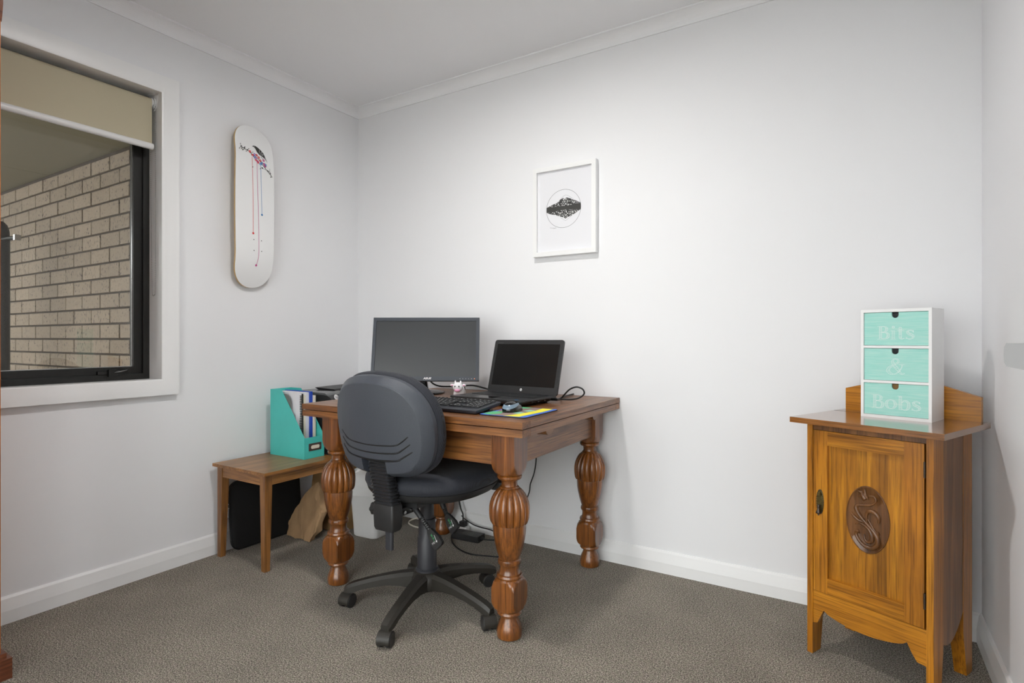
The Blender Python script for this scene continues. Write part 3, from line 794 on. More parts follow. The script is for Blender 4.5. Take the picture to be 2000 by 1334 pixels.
for s in (-1, 1):
    bm = BM(); a, b = sorted((s * (LX + 0.006), s * (LX + 0.028))); box(bm, a, b, -0.33, 0.33, 0.592, TZ - 0.05); add('apron', bm, MT['desk_y'], t, bevel=0.002)
    for yc in (-0.215, 0.215):   # ends of the leaf runners under the overhang
        bm = BM(); a, b = sorted((s * (LX + 0.03), s * (LX + 0.085)))
        prism(bm, [(yc - 0.032, TZ - 0.05), (yc + 0.032, TZ - 0.05), (yc + 0.026, TZ - 0.066), (yc + 0.012, TZ - 0.074), (yc - 0.012, TZ - 0.074), (yc - 0.026, TZ - 0.066)], a, b, 'yz'); add('leaf_runner', bm, MT['desk_y'], t, bevel=0.002)
def desk_leg():
    HS = 0.0455
    sq = lambda r, z, th: min(HS / max(abs(math.cos(th)), abs(math.sin(th))), r)
    fl = lambda r, z, th: r
    def flute(r, z, th):
        k = max(0.0, min(1.0, (z - 0.3895) / 0.006)) * max(0.0, min(1.0, (0.513 - z) / 0.012))
        c = abs(math.sin(8 * th))
        return r * (1 - 0.14 * k * (1 - c ** 0.55))
    bm = BM(); n = 96
    prof = [(0.036, 0.0), (0.0425, 0.004), (0.0446, 0.016), (0.044, 0.028), (0.0405, 0.042), (0.035, 0.056), (0.030, 0.068), (0.0285, 0.076), (0.0285, 0.080), (0.040, 0.081), (0.0435, 0.086), (0.042, 0.092), (0.038, 0.096)]
    lathe(bm, prof, 40)
    prof = [(0.040, 0.094), (0.049, 0.099), (0.056, 0.106), (0.061, 0.115), (0.064, 0.126), (0.0645, 0.135), (0.0645, 0.172), (0.062, 0.182), (0.057, 0.192), (0.050, 0.200), (0.043, 0.206), (0.036, 0.207)]
    lathe(bm, prof, n, fn=sq)
    prof = [(0.036, 0.204), (0.0435, 0.206), (0.0455, 0.212), (0.0435, 0.219), (0.038, 0.221), (0.035, 0.228), (0.0335, 0.238), (0.034, 0.248), (0.036, 0.253), (0.0395, 0.255), (0.041, 0.262), (0.0395, 0.269), (0.036, 0.272), (0.037, 0.276), (0.042, 0.290), (0.0475, 0.310), (0.053, 0.335), (0.0565, 0.358), (0.0578, 0.378), (0.0572, 0.394), (0.052, 0.396)]
    lathe(bm, prof, 40)
    prof = [(0.050, 0.390), (0.0575, 0.3905), (0.0625, 0.393), (0.0660, 0.399), (0.0685, 0.409), (0.0702, 0.424), (0.0705, 0.438), (0.0697, 0.452), (0.067, 0.466), (0.062, 0.480), (0.0555, 0.493), (0.047, 0.504), (0.0385, 0.511), (0.033, 0.514)]
    lathe(bm, prof, 160, fn=flute)
    prof = [(0.033, 0.512), (0.0345, 0.515), (0.033, 0.518), (0.0285, 0.521), (0.0275, 0.530), (0.029, 0.540), (0.033, 0.544), (0.040, 0.545), (0.0435, 0.550), (0.0435, 0.556), (0.040, 0.560), (0.034, 0.562)]
    lathe(bm, prof, 40)
    prof = [(0.036, 0.559), (0.046, 0.563), (0.053, 0.570), (0.059, 0.580), (0.063, 0.592), (0.0645, 0.603), (0.0645, 0.706)]
    lathe(bm, prof, n, fn=sq)
    return bm
b0 = desk_leg()
leg0 = add('leg', b0, MT['desk_z'], t, smooth=32, loc=(LX, -LY, 0))
for sx, sy in ((-1, -1), (1, 1), (-1, 1)):
    c = clone(leg0, t); c.location = (sx * LX, sy * LY, 0)

# ------------------------------------------------------------------ low side table against the left wall
t = thing('side_table', 'low brown wooden side table holding the teal file', 'table', (0.2285, 0, 0))
X0, X1, Y0, Y1, ZT = -0.198, 0.198, -0.940, -0.080, 0.440
bm = BM(); box(bm, X0, X1, Y0, Y1, ZT - 0.014, ZT); add('table_top', bm, MT['tab_y'], t, bevel=0.003)
ax0, ax1, ay0, ay1 = X0 + 0.018, X1 - 0.018, Y0 + 0.014, Y1 - 0.014
for bx in ((ax0 + 0.02, ax1 - 0.02, ay0 + 0.003, ay0 + 0.021), (ax0 + 0.02, ax1 - 0.02, ay1 - 0.021, ay1 - 0.003)):
    bm = BM(); box(bm, bx[0], bx[1], bx[2], bx[3], 0.378, ZT - 0.014); add('apron', bm, MT['tab_x'], t, bevel=0.0015)
for bx in ((ax0 + 0.003, ax0 + 0.021), (ax1 - 0.021, ax1 - 0.003)):
    bm = BM(); box(bm, bx[0], bx[1], ay0 + 0.02, ay1 - 0.02, 0.378, ZT - 0.014); add('apron', bm, MT['tab_y'], t, bevel=0.0015)
for sx, sy, px0, py0 in ((1, 1, ax0, ay0), (-1, 1, ax1, ay0), (1, -1, ax0, ay1), (-1, -1, ax1, ay1)):
    bm = BM(); r = []
    for z, w in ((0.0, 0.025), (0.36, 0.036), (ZT - 0.014, 0.036)):
        a, b = sorted((px0, px0 + sx * w)); c, d_ = sorted((py0, py0 + sy * w)); r.append([(a, c, z), (b, c, z), (b, d_, z), (a, d_, z)])
    loft(bm, r); add('leg', bm, MT['tab_z'], t, bevel=0.0015)

# ------------------------------------------------------------------ office chair (local frame: faces +y, column at the origin)
ch = thing('office_chair', 'black office chair with ribbed spine tucked under the desk', 'chair', (1.206, -0.78, 0))
# five-star base
bm = BM(); lathe(bm, [(0.03, 0.072), (0.058, 0.072), (0.062, 0.09), (0.060, 0.118), (0.052, 0.132), (0.042, 0.138), (0.02, 0.139)], 40); add('base_hub', bm, MT['base_pl'], ch, smooth=40)
def arm_mesh():
    bm = BM(); rings = []
    for r, zt, zb, w in ((0.02, 0.134, 0.078, 0.056), (0.06, 0.133, 0.076, 0.056), (0.10, 0.129, 0.083, 0.050), (0.15, 0.121, 0.084, 0.046), (0.20, 0.111, 0.077, 0.043), (0.25, 0.099, 0.066, 0.041), (0.285, 0.089, 0.053, 0.040), (0.305, 0.081, 0.050, 0.038), (0.316, 0.072, 0.050, 0.030)):
        h = w / 2; tt = h * 0.62; b = 0.008
        rings.append([(r, -h, zb), (r, h, zb), (r, h, zt - b - 0.004), (r, tt, zt), (r, -tt, zt), (r, -h, zt - b - 0.004)])
    loft(bm, rings); return bm
A0 = math.radians(-76.0)
arm = add('base_arm', arm_mesh(), MT['base_pl'], ch, smooth=28, bevel=0.002, rot=(0, 0, A0))
for k in range(1, 5):
    c = clone(arm, ch); c.rotation_euler = (0, 0, A0 + k * 2 * PI / 5)
def caster():
    root = bpy.data.objects.new('caster', None); COL.objects.link(root)
    for s in (-1, 1):
        bm = BM(); a, b = sorted((s * 0.006, s * 0.0245)); loft(bm, [[(x, -0.016 + r * math.cos(2 * PI * i / 28), 0.0255 + r * math.sin(2 * PI * i / 28)) for i in range(28)] for x, r in ((a, 0.0225), (a + 0.003, 0.0252), (b - 0.003, 0.0252), (b, 0.0225))]); add('wheel', bm, MT['black_pl'], root, smooth=40)
    bm = BM(); poly = [(-0.016 + 0.0275 * math.cos(a), 0.0255 + 0.0275 * math.sin(a)) for a in [math.radians(-28 + 226 * i / 18) for i in range(19)]] + [(-0.016 + 0.018 * math.cos(a), 0.0255 + 0.018 * math.sin(a)) for a in [math.radians(198 - 226 * i / 18) for i in range(19)]]
    prism(bm, poly, -0.0225, 0.0225, 'yz'); add('hood', bm, MT['base_pl'], root, smooth=35)
    bm = BM(); lathe(bm, [(0.009, 0.038), (0.012, 0.042), (0.012, 0.060), (0.008, 0.062)], 18); add('stem', bm, MT['black_pl'], root, smooth=40)
    return root
cs = caster()
for k, sw in enumerate((0.35, 0.9, -0.6, 0.4, 0.15)):
    c = cs if k == 0 else clone(cs)
    c.parent = ch; a = A0 + k * 2 * PI / 5
    c.location = (0.297 * math.cos(a), 0.297 * math.sin(a), 0.0); c.rotation_euler = (0, 0, sw)
# gas column
bm = BM(); lathe(bm, [(0.036, 0.136), (0.044, 0.137), (0.044, 0.143), (0.0375, 0.148), (0.0365, 0.262), (0.033, 0.268), (0.0325, 0.335), (0.0265, 0.338), (0.0265, 0.45)], 32); add('gas_column', bm, MT['metal_bk'], ch, smooth=35)
# mechanism under the seat
bm = BM(); box(bm, -0.075, 0.075, -0.145, 0.09, 0.418, 0.446); box(bm, -0.03, 0.03, -0.235, -0.10, 0.392, 0.418); add('tilt_mechanism', bm, MT['black_pl'], ch, bevel=0.004)
for y in (-0.125, -0.165):
    bm = BM(); cyl(bm, (0.028, y, 0.404), (0.040, y, 0.404), 0.0065, 12); add('bolt', bm, MT['chrome'], ch, smooth=40)
# seat pan and cushion
def seat_ring(sc, z, yo=0.0, n=56, front=0.0):
    out = []
    for i in range(n):
        a = 2 * PI * i / n
        c, s = math.cos(a), math.sin(a)
        e = 2.7
        r = 1.0 / (abs(c) ** e + abs(s) ** e) ** (1 / e)
        x = 0.238 * r * c; y = 0.235 * r * s
        if y < 0: x *= 1 - 0.12 * (y / 0.235) ** 2
        zz = z + (0.018 * max(0, y / 0.235) if front else 0) - 0.0 * y
        out.append((x * sc, y * sc + 0.035 + yo, zz))
    return out
bm = BM(); loft(bm, [seat_ring(0.55, 0.434), seat_ring(0.80, 0.437), seat_ring(0.93, 0.446), seat_ring(0.985, 0.463), seat_ring(1.0, 0.474), seat_ring(0.97, 0.478)]); add('seat_pan', bm, MT['black_pl'], ch, smooth=50)
bm = BM(); loft(bm, [seat_ring(0.95, 0.472), seat_ring(1.0, 0.477), seat_ring(1.03, 0.492), seat_ring(1.025, 0.508), seat_ring(0.985, 0.524), seat_ring(0.90, 0.534), seat_ring(0.72, 0.538), seat_ring(0.4, 0.536), seat_ring(0.05, 0.534)]); add('seat_cushion', bm, MT['fabric'], ch, smooth=60)
bm = BM(); prism(bm, rrect(0.06, 0.05, 0.015, 4, 0.20, 0.20), 0.43, 0.462, 'xy'); add('seat_bumper', bm, MT['black_pl'], ch, bevel=0.004)
# backrest: frame of reference reclines from the bottom edge
RC = math.radians(9.0)
BB = Vector((-0.006, -0.230, 0.552))
def bk(u, v, w):
    """u across, v up the back, w outwards behind the sitter"""
    wrap = 0.95 * u * u
    return Vector((BB.x + u, BB.y - v * math.sin(RC) - w * math.cos(RC) + wrap, BB.z + v * math.cos(RC) - w * math.sin(RC)))
half = [(0.0, 0.0), (0.075, 0.001), (0.135, 0.008), (0.178, 0.030), (0.204, 0.066), (0.219, 0.115), (0.2235, 0.165), (0.220, 0.215), (0.203, 0.265), (0.172, 0.307), (0.128, 0.336), (0.07, 0.351), (0.0, 0.356)]
hp = [(p.x, p.y) for p in catmull([(a, b, 0) for a, b in half], 5)]
outl = hp + [(-u, v) for u, v in reversed(hp[1:-1])]
VC = 0.178
def ring(sc, w, dv=0.0):
    return [bk(u * sc, VC + (v - VC) * sc + dv, w) for u, v in outl]
bm = BM()
loft(bm, [ring(0.90, -0.012), ring(0.985, -0.012), ring(1.0, -0.006), ring(1.0, 0.010), ring(0.985, 0.016), ring(0.895, 0.036), ring(0.875, 0.038), ring(0.70, 0.041), ring(0.45, 0.0435), ring(0.2, 0.0445), ring(0.03, 0.045)])
shell = add('backrest_shell', bm, MT['shell_pl'], ch, smooth=16)
cb = BM(); box(cb, -0.056, 0.056, -0.12, 0.063, 0.012, 0.15)
for v in cb.verts: v.co = bk(v.co.x, v.co.y, v.co.z)
boolean_cut(shell, add('cutter', cb, MT['black_pl'], ch))
for k, v0 in enumerate((0.125, 0.098, 0.071)):
    ln = [(-0.165, v0 + 0.034), (-0.148, v0 + 0.018), (-0.12, v0 + 0.002), (-0.06, v0 - 0.004), (0.0, v0 - 0.006), (0.06, v0 - 0.004), (0.105, v0 + 0.0), (0.128, v0 + 0.012), (0.158 + 0.004 * k, v0 + 0.036)]
    pts = [bk(p.x, p.y, 0.0395 - 0.16 * max(0, abs(p.x) - 0.08) ** 1.5 + 0.0025) for p in catmull([(a, b, 0) for a, b in ln], 4)]
    bm = BM(); tube(bm, pts, [0.0006] + [0.0032] * (len(pts) - 2) + [0.0006], 6); add('groove_shade', bm, MT['cable'], shell, smooth=60)  # dark tube stands in for the shade line along each moulded step
bm = BM()
loft(bm, [ring(0.97, -0.010), ring(1.015, -0.014), ring(1.035, -0.026), ring(1.03, -0.040), ring(0.99, -0.054), ring(0.9, -0.063), ring(0.7, -0.068), ring(0.35, -0.068), ring(0.03, -0.067)])
add('backrest_cushion', bm, MT['fabric'], ch, smooth=60)
# ribbed spine cover, housing, height rod and side knob
bm = BM(); rings = []
def spine_at(z): return -0.214 - 0.20 * (z - 0.442)
nr = 13; zb, ztp = 0.442, 0.607
for k in range(nr * 4 + 1):
    z = zb + (ztp - zb) * k / (nr * 4)
    ph = (k % 4)
    gr = (0.0, 0.0052, 0.0062, 0.0038)[ph]
    rr = rrect(0.082 + 2 * gr, 0.040 + 2 * gr, 0.009 + gr * 0.5, 3)
    rings.append([(x, spine_at(z) + y, z - 0.02 * (y + 0.02)) for x, y in rr])
loft(bm, rings); add('ribbed_spine', bm, MT['rib_pl'], ch, smooth=45)
bm = BM(); rings = []
for z, w, dpt in ((0.352, 0.084, 0.046), (0.362, 0.092, 0.052), (0.40, 0.095, 0.055), (0.436, 0.095, 0.055), (0.446, 0.088, 0.048)):
    rings.append([(x, -0.212 + y, z) for x, y in rrect(w, dpt, 0.008, 4)])
loft(bm, rings); add('spine_housing', bm, MT['black_pl'], ch, smooth=40)
bm = BM(); rings = [[(0.008 + x, -0.212 + y, z) for x, y in rrect(0.032, 0.016, 0.007, 4)] for z in (0.282, 0.36)]; loft(bm, rings); add('height_rod', bm, MT['metal_bk'], ch, smooth=40)
bm = BM()
loft(bm, [[(x, -0.212 + (r * (1 + 0.08 * math.cos(6 * a))) * math.cos(a), 0.418 + (r * (1 + 0.08 * math.cos(6 * a))) * math.sin(a)) for a in [2 * PI * i / 48 for i in range(48)]] for x, r in ((-0.047, 0.012), (-0.051, 0.021), (-0.068, 0.0225), (-0.073, 0.018))])
add('adjust_knob', bm, MT['black_pl'], ch, smooth=40)
# two levers with ribbed necks and paddles
mk('green', plain('green_print', (60, 140, 90), 0.5))
def lever(a, b, c, name='lever'):
    a, b, c = Vector(a), Vector(b), Vector(c)
    bm = BM(); pts = [a, a.lerp(b, 0.5)]; rad = [0.011, 0.010]
    for k in range(19):
        pts.append(a.lerp(b, 0.5).lerp(b, (k + 1) / 19)); rad.append(0.0088 if k % 3 else 0.0068)
    tube(bm, pts, rad, 14); lv = add(name, bm, MT['black_pl'], ch, smooth=45)
    d = (c - b).normalized(); s = d.cross(Vector((0, 1, 0))).normalized()   # paddle lies in a plane facing -y
    ln = (c - b).length
    # facing the sitter side, tilted
    poly = [(0.0, 0.010), (0.25, 0.017), (0.6, 0.024), (0.92, 0.024), (1.0, 0.017), (1.0, -0.017), (0.92, -0.024), (0.6, -0.024), (0.25, -0.017), (0.0, -0.010)]
    up = s.cross(d).normalized()
    bm = BM(); loft(bm, [[b + d * (u * ln) + s * v + up * h for u, v in poly] for h in (-0.006, 0.006)]); pd = add('paddle', bm, MT['black_pl'], lv, bevel=0.003)
    sg = 1 if up.y < 0 else -1
    f = lambda u, v: b + d * u + s * v + up * (sg * 0.0066)
    bm = BM()
    ribbon(bm, [(0.018, -0.004), (0.026, 0.004)], 0.0018, f); ribbon(bm, [(0.018, 0.004), (0.026, -0.004)], 0.0018, f); ribbon(bm, [(0.026, 0.0), (0.036, 0.002), (0.046, -0.006)], 0.0018, f); ribbon(bm, [(0.032, -0.006), (0.036, 0.002), (0.034, 0.009)], 0.0016, f)
    add('icon', bm, MT['green'], lv)
    bm = BM(); ribbon(bm, [(0.028, 0.011), (0.042, 0.008), (0.05, 0.006)], 0.0014, f); patch(bm, [(0.048, 0.002), (0.055, 0.006), (0.048, 0.011)], f); add('icon', bm, MT['print_w'], lv)
    tb = text_bm('LIFT', 0.010)
    Mx = Matrix((( s.x * -1, d.x * -1, up.x * sg, 0), (s.y * -1, d.y * -1, up.y * sg, 0), (s.z * -1, d.z * -1, up.z * sg, 0), (0, 0, 0, 1)))
    for v in tb.verts: v.co = Mx @ v.co + f(0.048, -0.010)
    add('lettering', tb, MT['print_w'], lv, normals=False)
lever((0.035, -0.115, 0.412), (0.118, -0.125, 0.346), (0.168, -0.130, 0.296))
lever((0.060, 0.015, 0.400), (0.090, 0.010, 0.358), (0.140, 0.0, 0.310))
# ------------------------------------------------------------------ cabinet across the right-hand corner
CA = math.radians(-23.36)
cb = thing('bedside_cabinet', 'golden wooden cabinet with carved oval door panel', 'cabinet', (2.482, -0.373, 0), CA)
CW, CD, CT = 0.3505, 0.304, 0.770
bm = BM(); box(bm, -0.036, 0.389, -0.042, 0.331, CT - 0.0175, CT); add('top', bm, MT['cab_top'], cb, bevel=0.0015)
bm = BM(); box(bm, -0.034, 0.06, 0.252, 0.2535, CT - 0.001, CT + 0.0004); add('top_joint', bm, MT['cable'], cb)
ZU = CT - 0.0175
bm = BM(); prism(bm, [(-0.022, CT), (-0.022, CT + 0.078), (0.085, CT + 0.108), (0.265, CT + 0.108), (0.371, CT + 0.076), (0.371, CT)], 0.312, 0.329, 'xz'); add('backsplash', bm, MT['cab_x'], cb, bevel=0.0015)
# four corner legs
for x0, y0 in ((0.0, 0.0), (CW - 0.018, 0.0)):
    bm = BM(); s = 1 if x0 == 0 else -1; xo = 0.0 if x0 == 0 else CW
    r = []
    for z, d_ in ((0.0, 0.052), (0.13, 0.070), (0.16, 0.072), (ZU, 0.072)):
        a, b = sorted((xo, xo + s * 0.0175)); r.append([(a, 0.0, z), (b, 0.0, z), (b, d_, z), (a, d_, z)])
    loft(bm, r); add('leg', bm, MT['cab_z'], cb, bevel=0.001)
for xo, s in ((0.0, 1), (CW, -1)):
    bm = BM(); r = []
    for z, d_, w in ((0.0, 0.045, 0.032), (0.14, 0.075, 0.036), (ZU, 0.075, 0.036)):
        a, b = sorted((xo, xo + s * w)); r.append([(a, CD - d_, z), (b, CD - d_, z), (b, CD, z), (a, CD, z)])
    loft(bm, r); add('leg', bm, MT['cab_z'], cb, bevel=0.001)
# sides with a curved lower edge, made of two boards
for xo, s in ((0.0, 1), (CW, -1)):
    a, b = sorted((xo + s * 0.001, xo + s * 0.013))
    low = [(0.06, 0.163), (0.085, 0.146), (0.11, 0.140), (0.135, 0.141), (0.16, 0.150), (0.19, 0.168), (0.215, 0.190), (0.240, 0.215)]
    cut = 0.150
    l1 = [p for p in low if p[0] <= cut] + [(cut, 0.146)]; l2 = [(cut + 0.0008, 0.146)] + [p for p in low if p[0] > cut]
    bm = BM(); prism(bm, l1 + [(cut, ZU), (0.06, ZU)], a, b, 'yz'); add('side_board', bm, MT['cab_side'], cb)
    bm = BM(); prism(bm, l2 + [(0.240, ZU), (cut + 0.0008, ZU)], a, b, 'yz'); add('side_board', bm, MT['cab_side'], cb)
bm = BM(); box(bm, 0.02, CW - 0.02, CD - 0.012, CD - 0.002, 0.15, ZU); add('back_board', bm, MT['cab_side'], cb)
bm = BM(); box(bm, 0.0175, CW - 0.0175, 0.02, CD - 0.012, 0.185, 0.197); add('bottom_board', bm, MT['cab_side'], cb)
bm = BM(); box(bm, 0.0175, CW - 0.0175, 0.006, 0.022, 0.731, ZU); add('top_rail', bm, MT['cab_side'], cb)
# shaped apron
wv = [(0.0175, 0.207), (0.0175, 0.101), (0.031, 0.105), (0.0505, 0.151)]
for i in range(1, 24):
    q = i / 24; wv.append((0.0505 + (0.284 - 0.0505) * q, 0.151 - 0.026 * math.sin(PI * q) ** 0.62))
wv += [(0.284, 0.152), (0.296, 0.127), (0.309, 0.107), (CW - 0.0175, 0.103), (CW - 0.0175, 0.207)]
bm = BM(); prism(bm, wv, 0.004, 0.020, 'xz'); add('apron', bm, MT['cab_x'], cb, tri=True)
# panelled door
dx0, dx1, dz0, dz1 = 0.0185, CW - 0.0235, 0.2085, 0.730
door = bpy.data.objects.new('door', None); COL.objects.link(door); door.parent = cb
for a, b in ((dx0, 0.0625), (0.2775, dx1)):
    bm = BM(); box(bm, a, b, 0.003, 0.021, dz0, dz1); add('stile', bm, MT['cab_z'], door, bevel=0.0008)
for a, b in ((dz0, 0.258), (0.684, dz1)):
    bm = BM(); box(bm, 0.0627, 0.2773, 0.003, 0.021, a, b); add('rail', bm, MT['cab_x'], door, bevel=0.0012)
bm = BM(); box(bm, 0.058, 0.282, 0.0155, 0.0195, 0.250, 0.690); add('panel', bm, MT['cab_panel'], door)
# carved medallion: oval field with raised scrolling plant
oc = (0.1755, 0.474); ra, rb = 0.062, 0.103
bm = BM()
loft(bm, [[(oc[0] + (ra * q) * math.cos(a), y, oc[1] + (rb * q) * math.sin(a)) for a in [2 * PI * i / 56 for i in range(56)]] for q, y in ((1.0, 0.0156), (0.985, 0.0128), (0.965, 0.0126), (0.94, 0.0148), (0.5, 0.0146), (0.02, 0.0146))])
def car(pts, rad, k=6):
    cc = catmull([(oc[0] + (x - 430) / 365 * ra, 0.0130, oc[1] - (y - 655) / 563 * rb) for x, y in pts], k)
    n = len(cc); m_ = len(rad) - 1
    rr = []
    for i in range(n):
        f = i / (n - 1) * m_; j = min(int(f), m_ - 1); rr.append(rad[j] + (rad[j + 1] - rad[j]) * (f - j))
    tube(bm, cc, [q * 1.12 for q in rr], 12)
car([(470, 245), (540, 245), (570, 310), (500, 390), (380, 420), (270, 445), (245, 500), (300, 600), (400, 700), (500, 790), (590, 900), (600, 1010), (520, 1100), (400, 1100), (300, 1030), (245, 940), (255, 890), (300, 880)], [0.0018, 0.0024, 0.0028, 0.003, 0.0036, 0.0046, 0.006, 0.0052, 0.004, 0.0055, 0.0065, 0.006, 0.0056, 0.005, 0.0046, 0.0042, 0.0048, 0.0052])
car([(430, 745), (420, 650), (420, 560), (470, 500), (560, 510), (620, 590), (610, 670)], [0.002, 0.003, 0.0042, 0.0052, 0.0058, 0.005, 0.002])
car([(370, 700), (290, 690), (210, 640), (160, 590)], [0.0016, 0.0036, 0.0046, 0.0018])
car([(440, 640), (500, 730), (580, 840), (630, 830)], [0.0016, 0.0028, 0.0032, 0.0044])
car([(220, 770), (330, 740), (440, 790), (500, 880), (500, 980), (440, 1020), (390, 980), (380, 900)], [0.0014, 0.003, 0.0048, 0.006, 0.006, 0.0044, 0.003, 0.0016])
for pts, rad in (([(340, 190), (360, 260), (400, 310)], [0.002, 0.007, 0.0075]), ([(270, 200), (330, 215), (380, 250)], [0.0016, 0.0038, 0.005]), ([(270, 295), (330, 285), (390, 280)], [0.0014, 0.0036, 0.005]), ([(360, 350), (390, 310), (420, 270)], [0.0014, 0.004, 0.005]), ([(450, 320), (430, 290), (400, 260)], [0.0016, 0.004, 0.0045]), ([(390, 150), (395, 200), (400, 250)], [0.0012, 0.0032, 0.0055])): car(pts, rad)
add('carved_medallion', bm, MT['cab_carve'], door, smooth=50)
# drop pull
bm = BM(); hx, hz = 0.0405, 0.500
loft(bm, [[(hx + 0.0115 * q * math.cos(a), y, hz + 0.040 * q * math.sin(a)) for a in [2 * PI * i / 40 for i in range(40)]] for q, y in ((1.0, 0.003), (1.0, 0.0012), (0.9, 0.0004), (0.78, 0.0006), (0.7, 0.0016), (0.05, 0.0012))]); pl = add('pull_plate', bm, MT['brass'], door, smooth=30)
bm = BM()
for i in range(34):
    a = 2 * PI * i / 34; sphere(bm, (hx + 0.0105 * math.cos(a), 0.0003, hz + 0.0385 * math.sin(a)), 0.0016, 8, 5)
add('rope_edge', bm, MT['brass_d'], door, smooth=60)
bm = BM(); sphere(bm, (hx, -0.006, hz - 0.012), (0.005, 0.006, 0.005), 12, 8)
lathe(bm, [(0.0015, -0.042), (0.003, -0.040), (0.0025, -0.0375), (0.006, -0.036), (0.0075, -0.033), (0.006, -0.030), (0.0042, -0.024), (0.0036, -0.019), (0.005, -0.018), (0.005, -0.016), (0.0034, -0.0155), (0.003, -0.012)], 18, (hx, -0.010, hz)); add('drop_pull', bm, MT['brass_d'], door, smooth=45)
for hz2 in (0.657, 0.287):
    bm = BM(); box(bm, dx1 - 0.0015, dx1 + 0.0035, 0.0018, 0.006, hz2 - 0.0225, hz2 + 0.0225)
    cyl(bm, (dx1 + 0.001, 0.002, hz2 - 0.0225), (dx1 + 0.001, 0.002, hz2 + 0.0225), 0.0026, 10); add('hinge', bm, MT['brass_d'], door)

# ------------------------------------------------------------------ white box of three painted drawers on the cabinet
def teal_wash():
    m, N, L, p = newmat('brushed_aqua_paint')
    tc = N.new('ShaderNodeTexCoord'); mp = N.new('ShaderNodeMapping'); mp.inputs['Scale'].default_value = (14, 14, 260)
    n = N.new('ShaderNodeTexNoise'); n.inputs['Scale'].default_value = 1; n.inputs['Detail'].default_value = 4
    L.new(tc.outputs['Object'], mp.inputs['Vector']); L.new(mp.outputs['Vector'], n.inputs['Vector'])
    r = N.new('ShaderNodeValToRGB')
    r.color_ramp.elements[0].position = 0.3; r.color_ramp.elements[0].color = lin(146, 214, 202)
    r.color_ramp.elements[1].position = 0.75; r.color_ramp.elements[1].color = lin(186, 226, 214)
    e = r.color_ramp.elements.new(0.5); e.color = lin(164, 220, 210)
    L.new(n.outputs['Fac'], r.inputs['Fac']); L.new(r.outputs['Color'], p.inputs['Base Color']); p.inputs['Roughness'].default_value = 0.55
    return m
mk('aqua', teal_wash())
bx = thing('drawer_box', 'white box of three aqua drawers lettered Bits & Bobs on the cabinet', 'drawer box', (2.632, -0.258, CT), math.radians(-19.5))
BW, BD, BH = 0.1955, 0.125, 0.352
bm = BM(); pt = 0.0085
box(bm, 0, pt, 0, BD, 0, BH); box(bm, BW - pt, BW, 0, BD, 0, BH); box(bm, pt, BW - pt, BD - 0.005, BD, 0, BH)
mk('box_white', plain('white_painted_ply', (238, 238, 238), 0.45))
lv = [0.0, 0.1165, 0.2290, BH - 0.0]
for z0, z1 in ((0, 0.0095), (0.1135, 0.1215), (0.2265, 0.2345), (BH - 0.0095, BH)): box(bm, pt, BW - pt, 0, BD - 0.005, z0, z1)
add('carcass', bm, MT['box_white'], bx)
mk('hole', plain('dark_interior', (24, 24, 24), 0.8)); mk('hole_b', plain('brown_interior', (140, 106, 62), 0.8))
def notch_panel(w, h, r, x0, z0):
    poly = [(x0, z0), (x0 + w, z0), (x0 + w, z0 + h), (x0 + w / 2 + r, z0 + h)]
    poly += [(x0 + w / 2 + r, z0 + h - 0.008)]
    poly += [(x0 + w / 2 + r * math.cos(a), z0 + h - 0.009 + r * math.sin(a)) for a in [-PI * i / 10 for i in range(0, 11)]]
    poly += [(x0 + w / 2 - r, z0 + h), (x0, z0 + h)]
    return poly
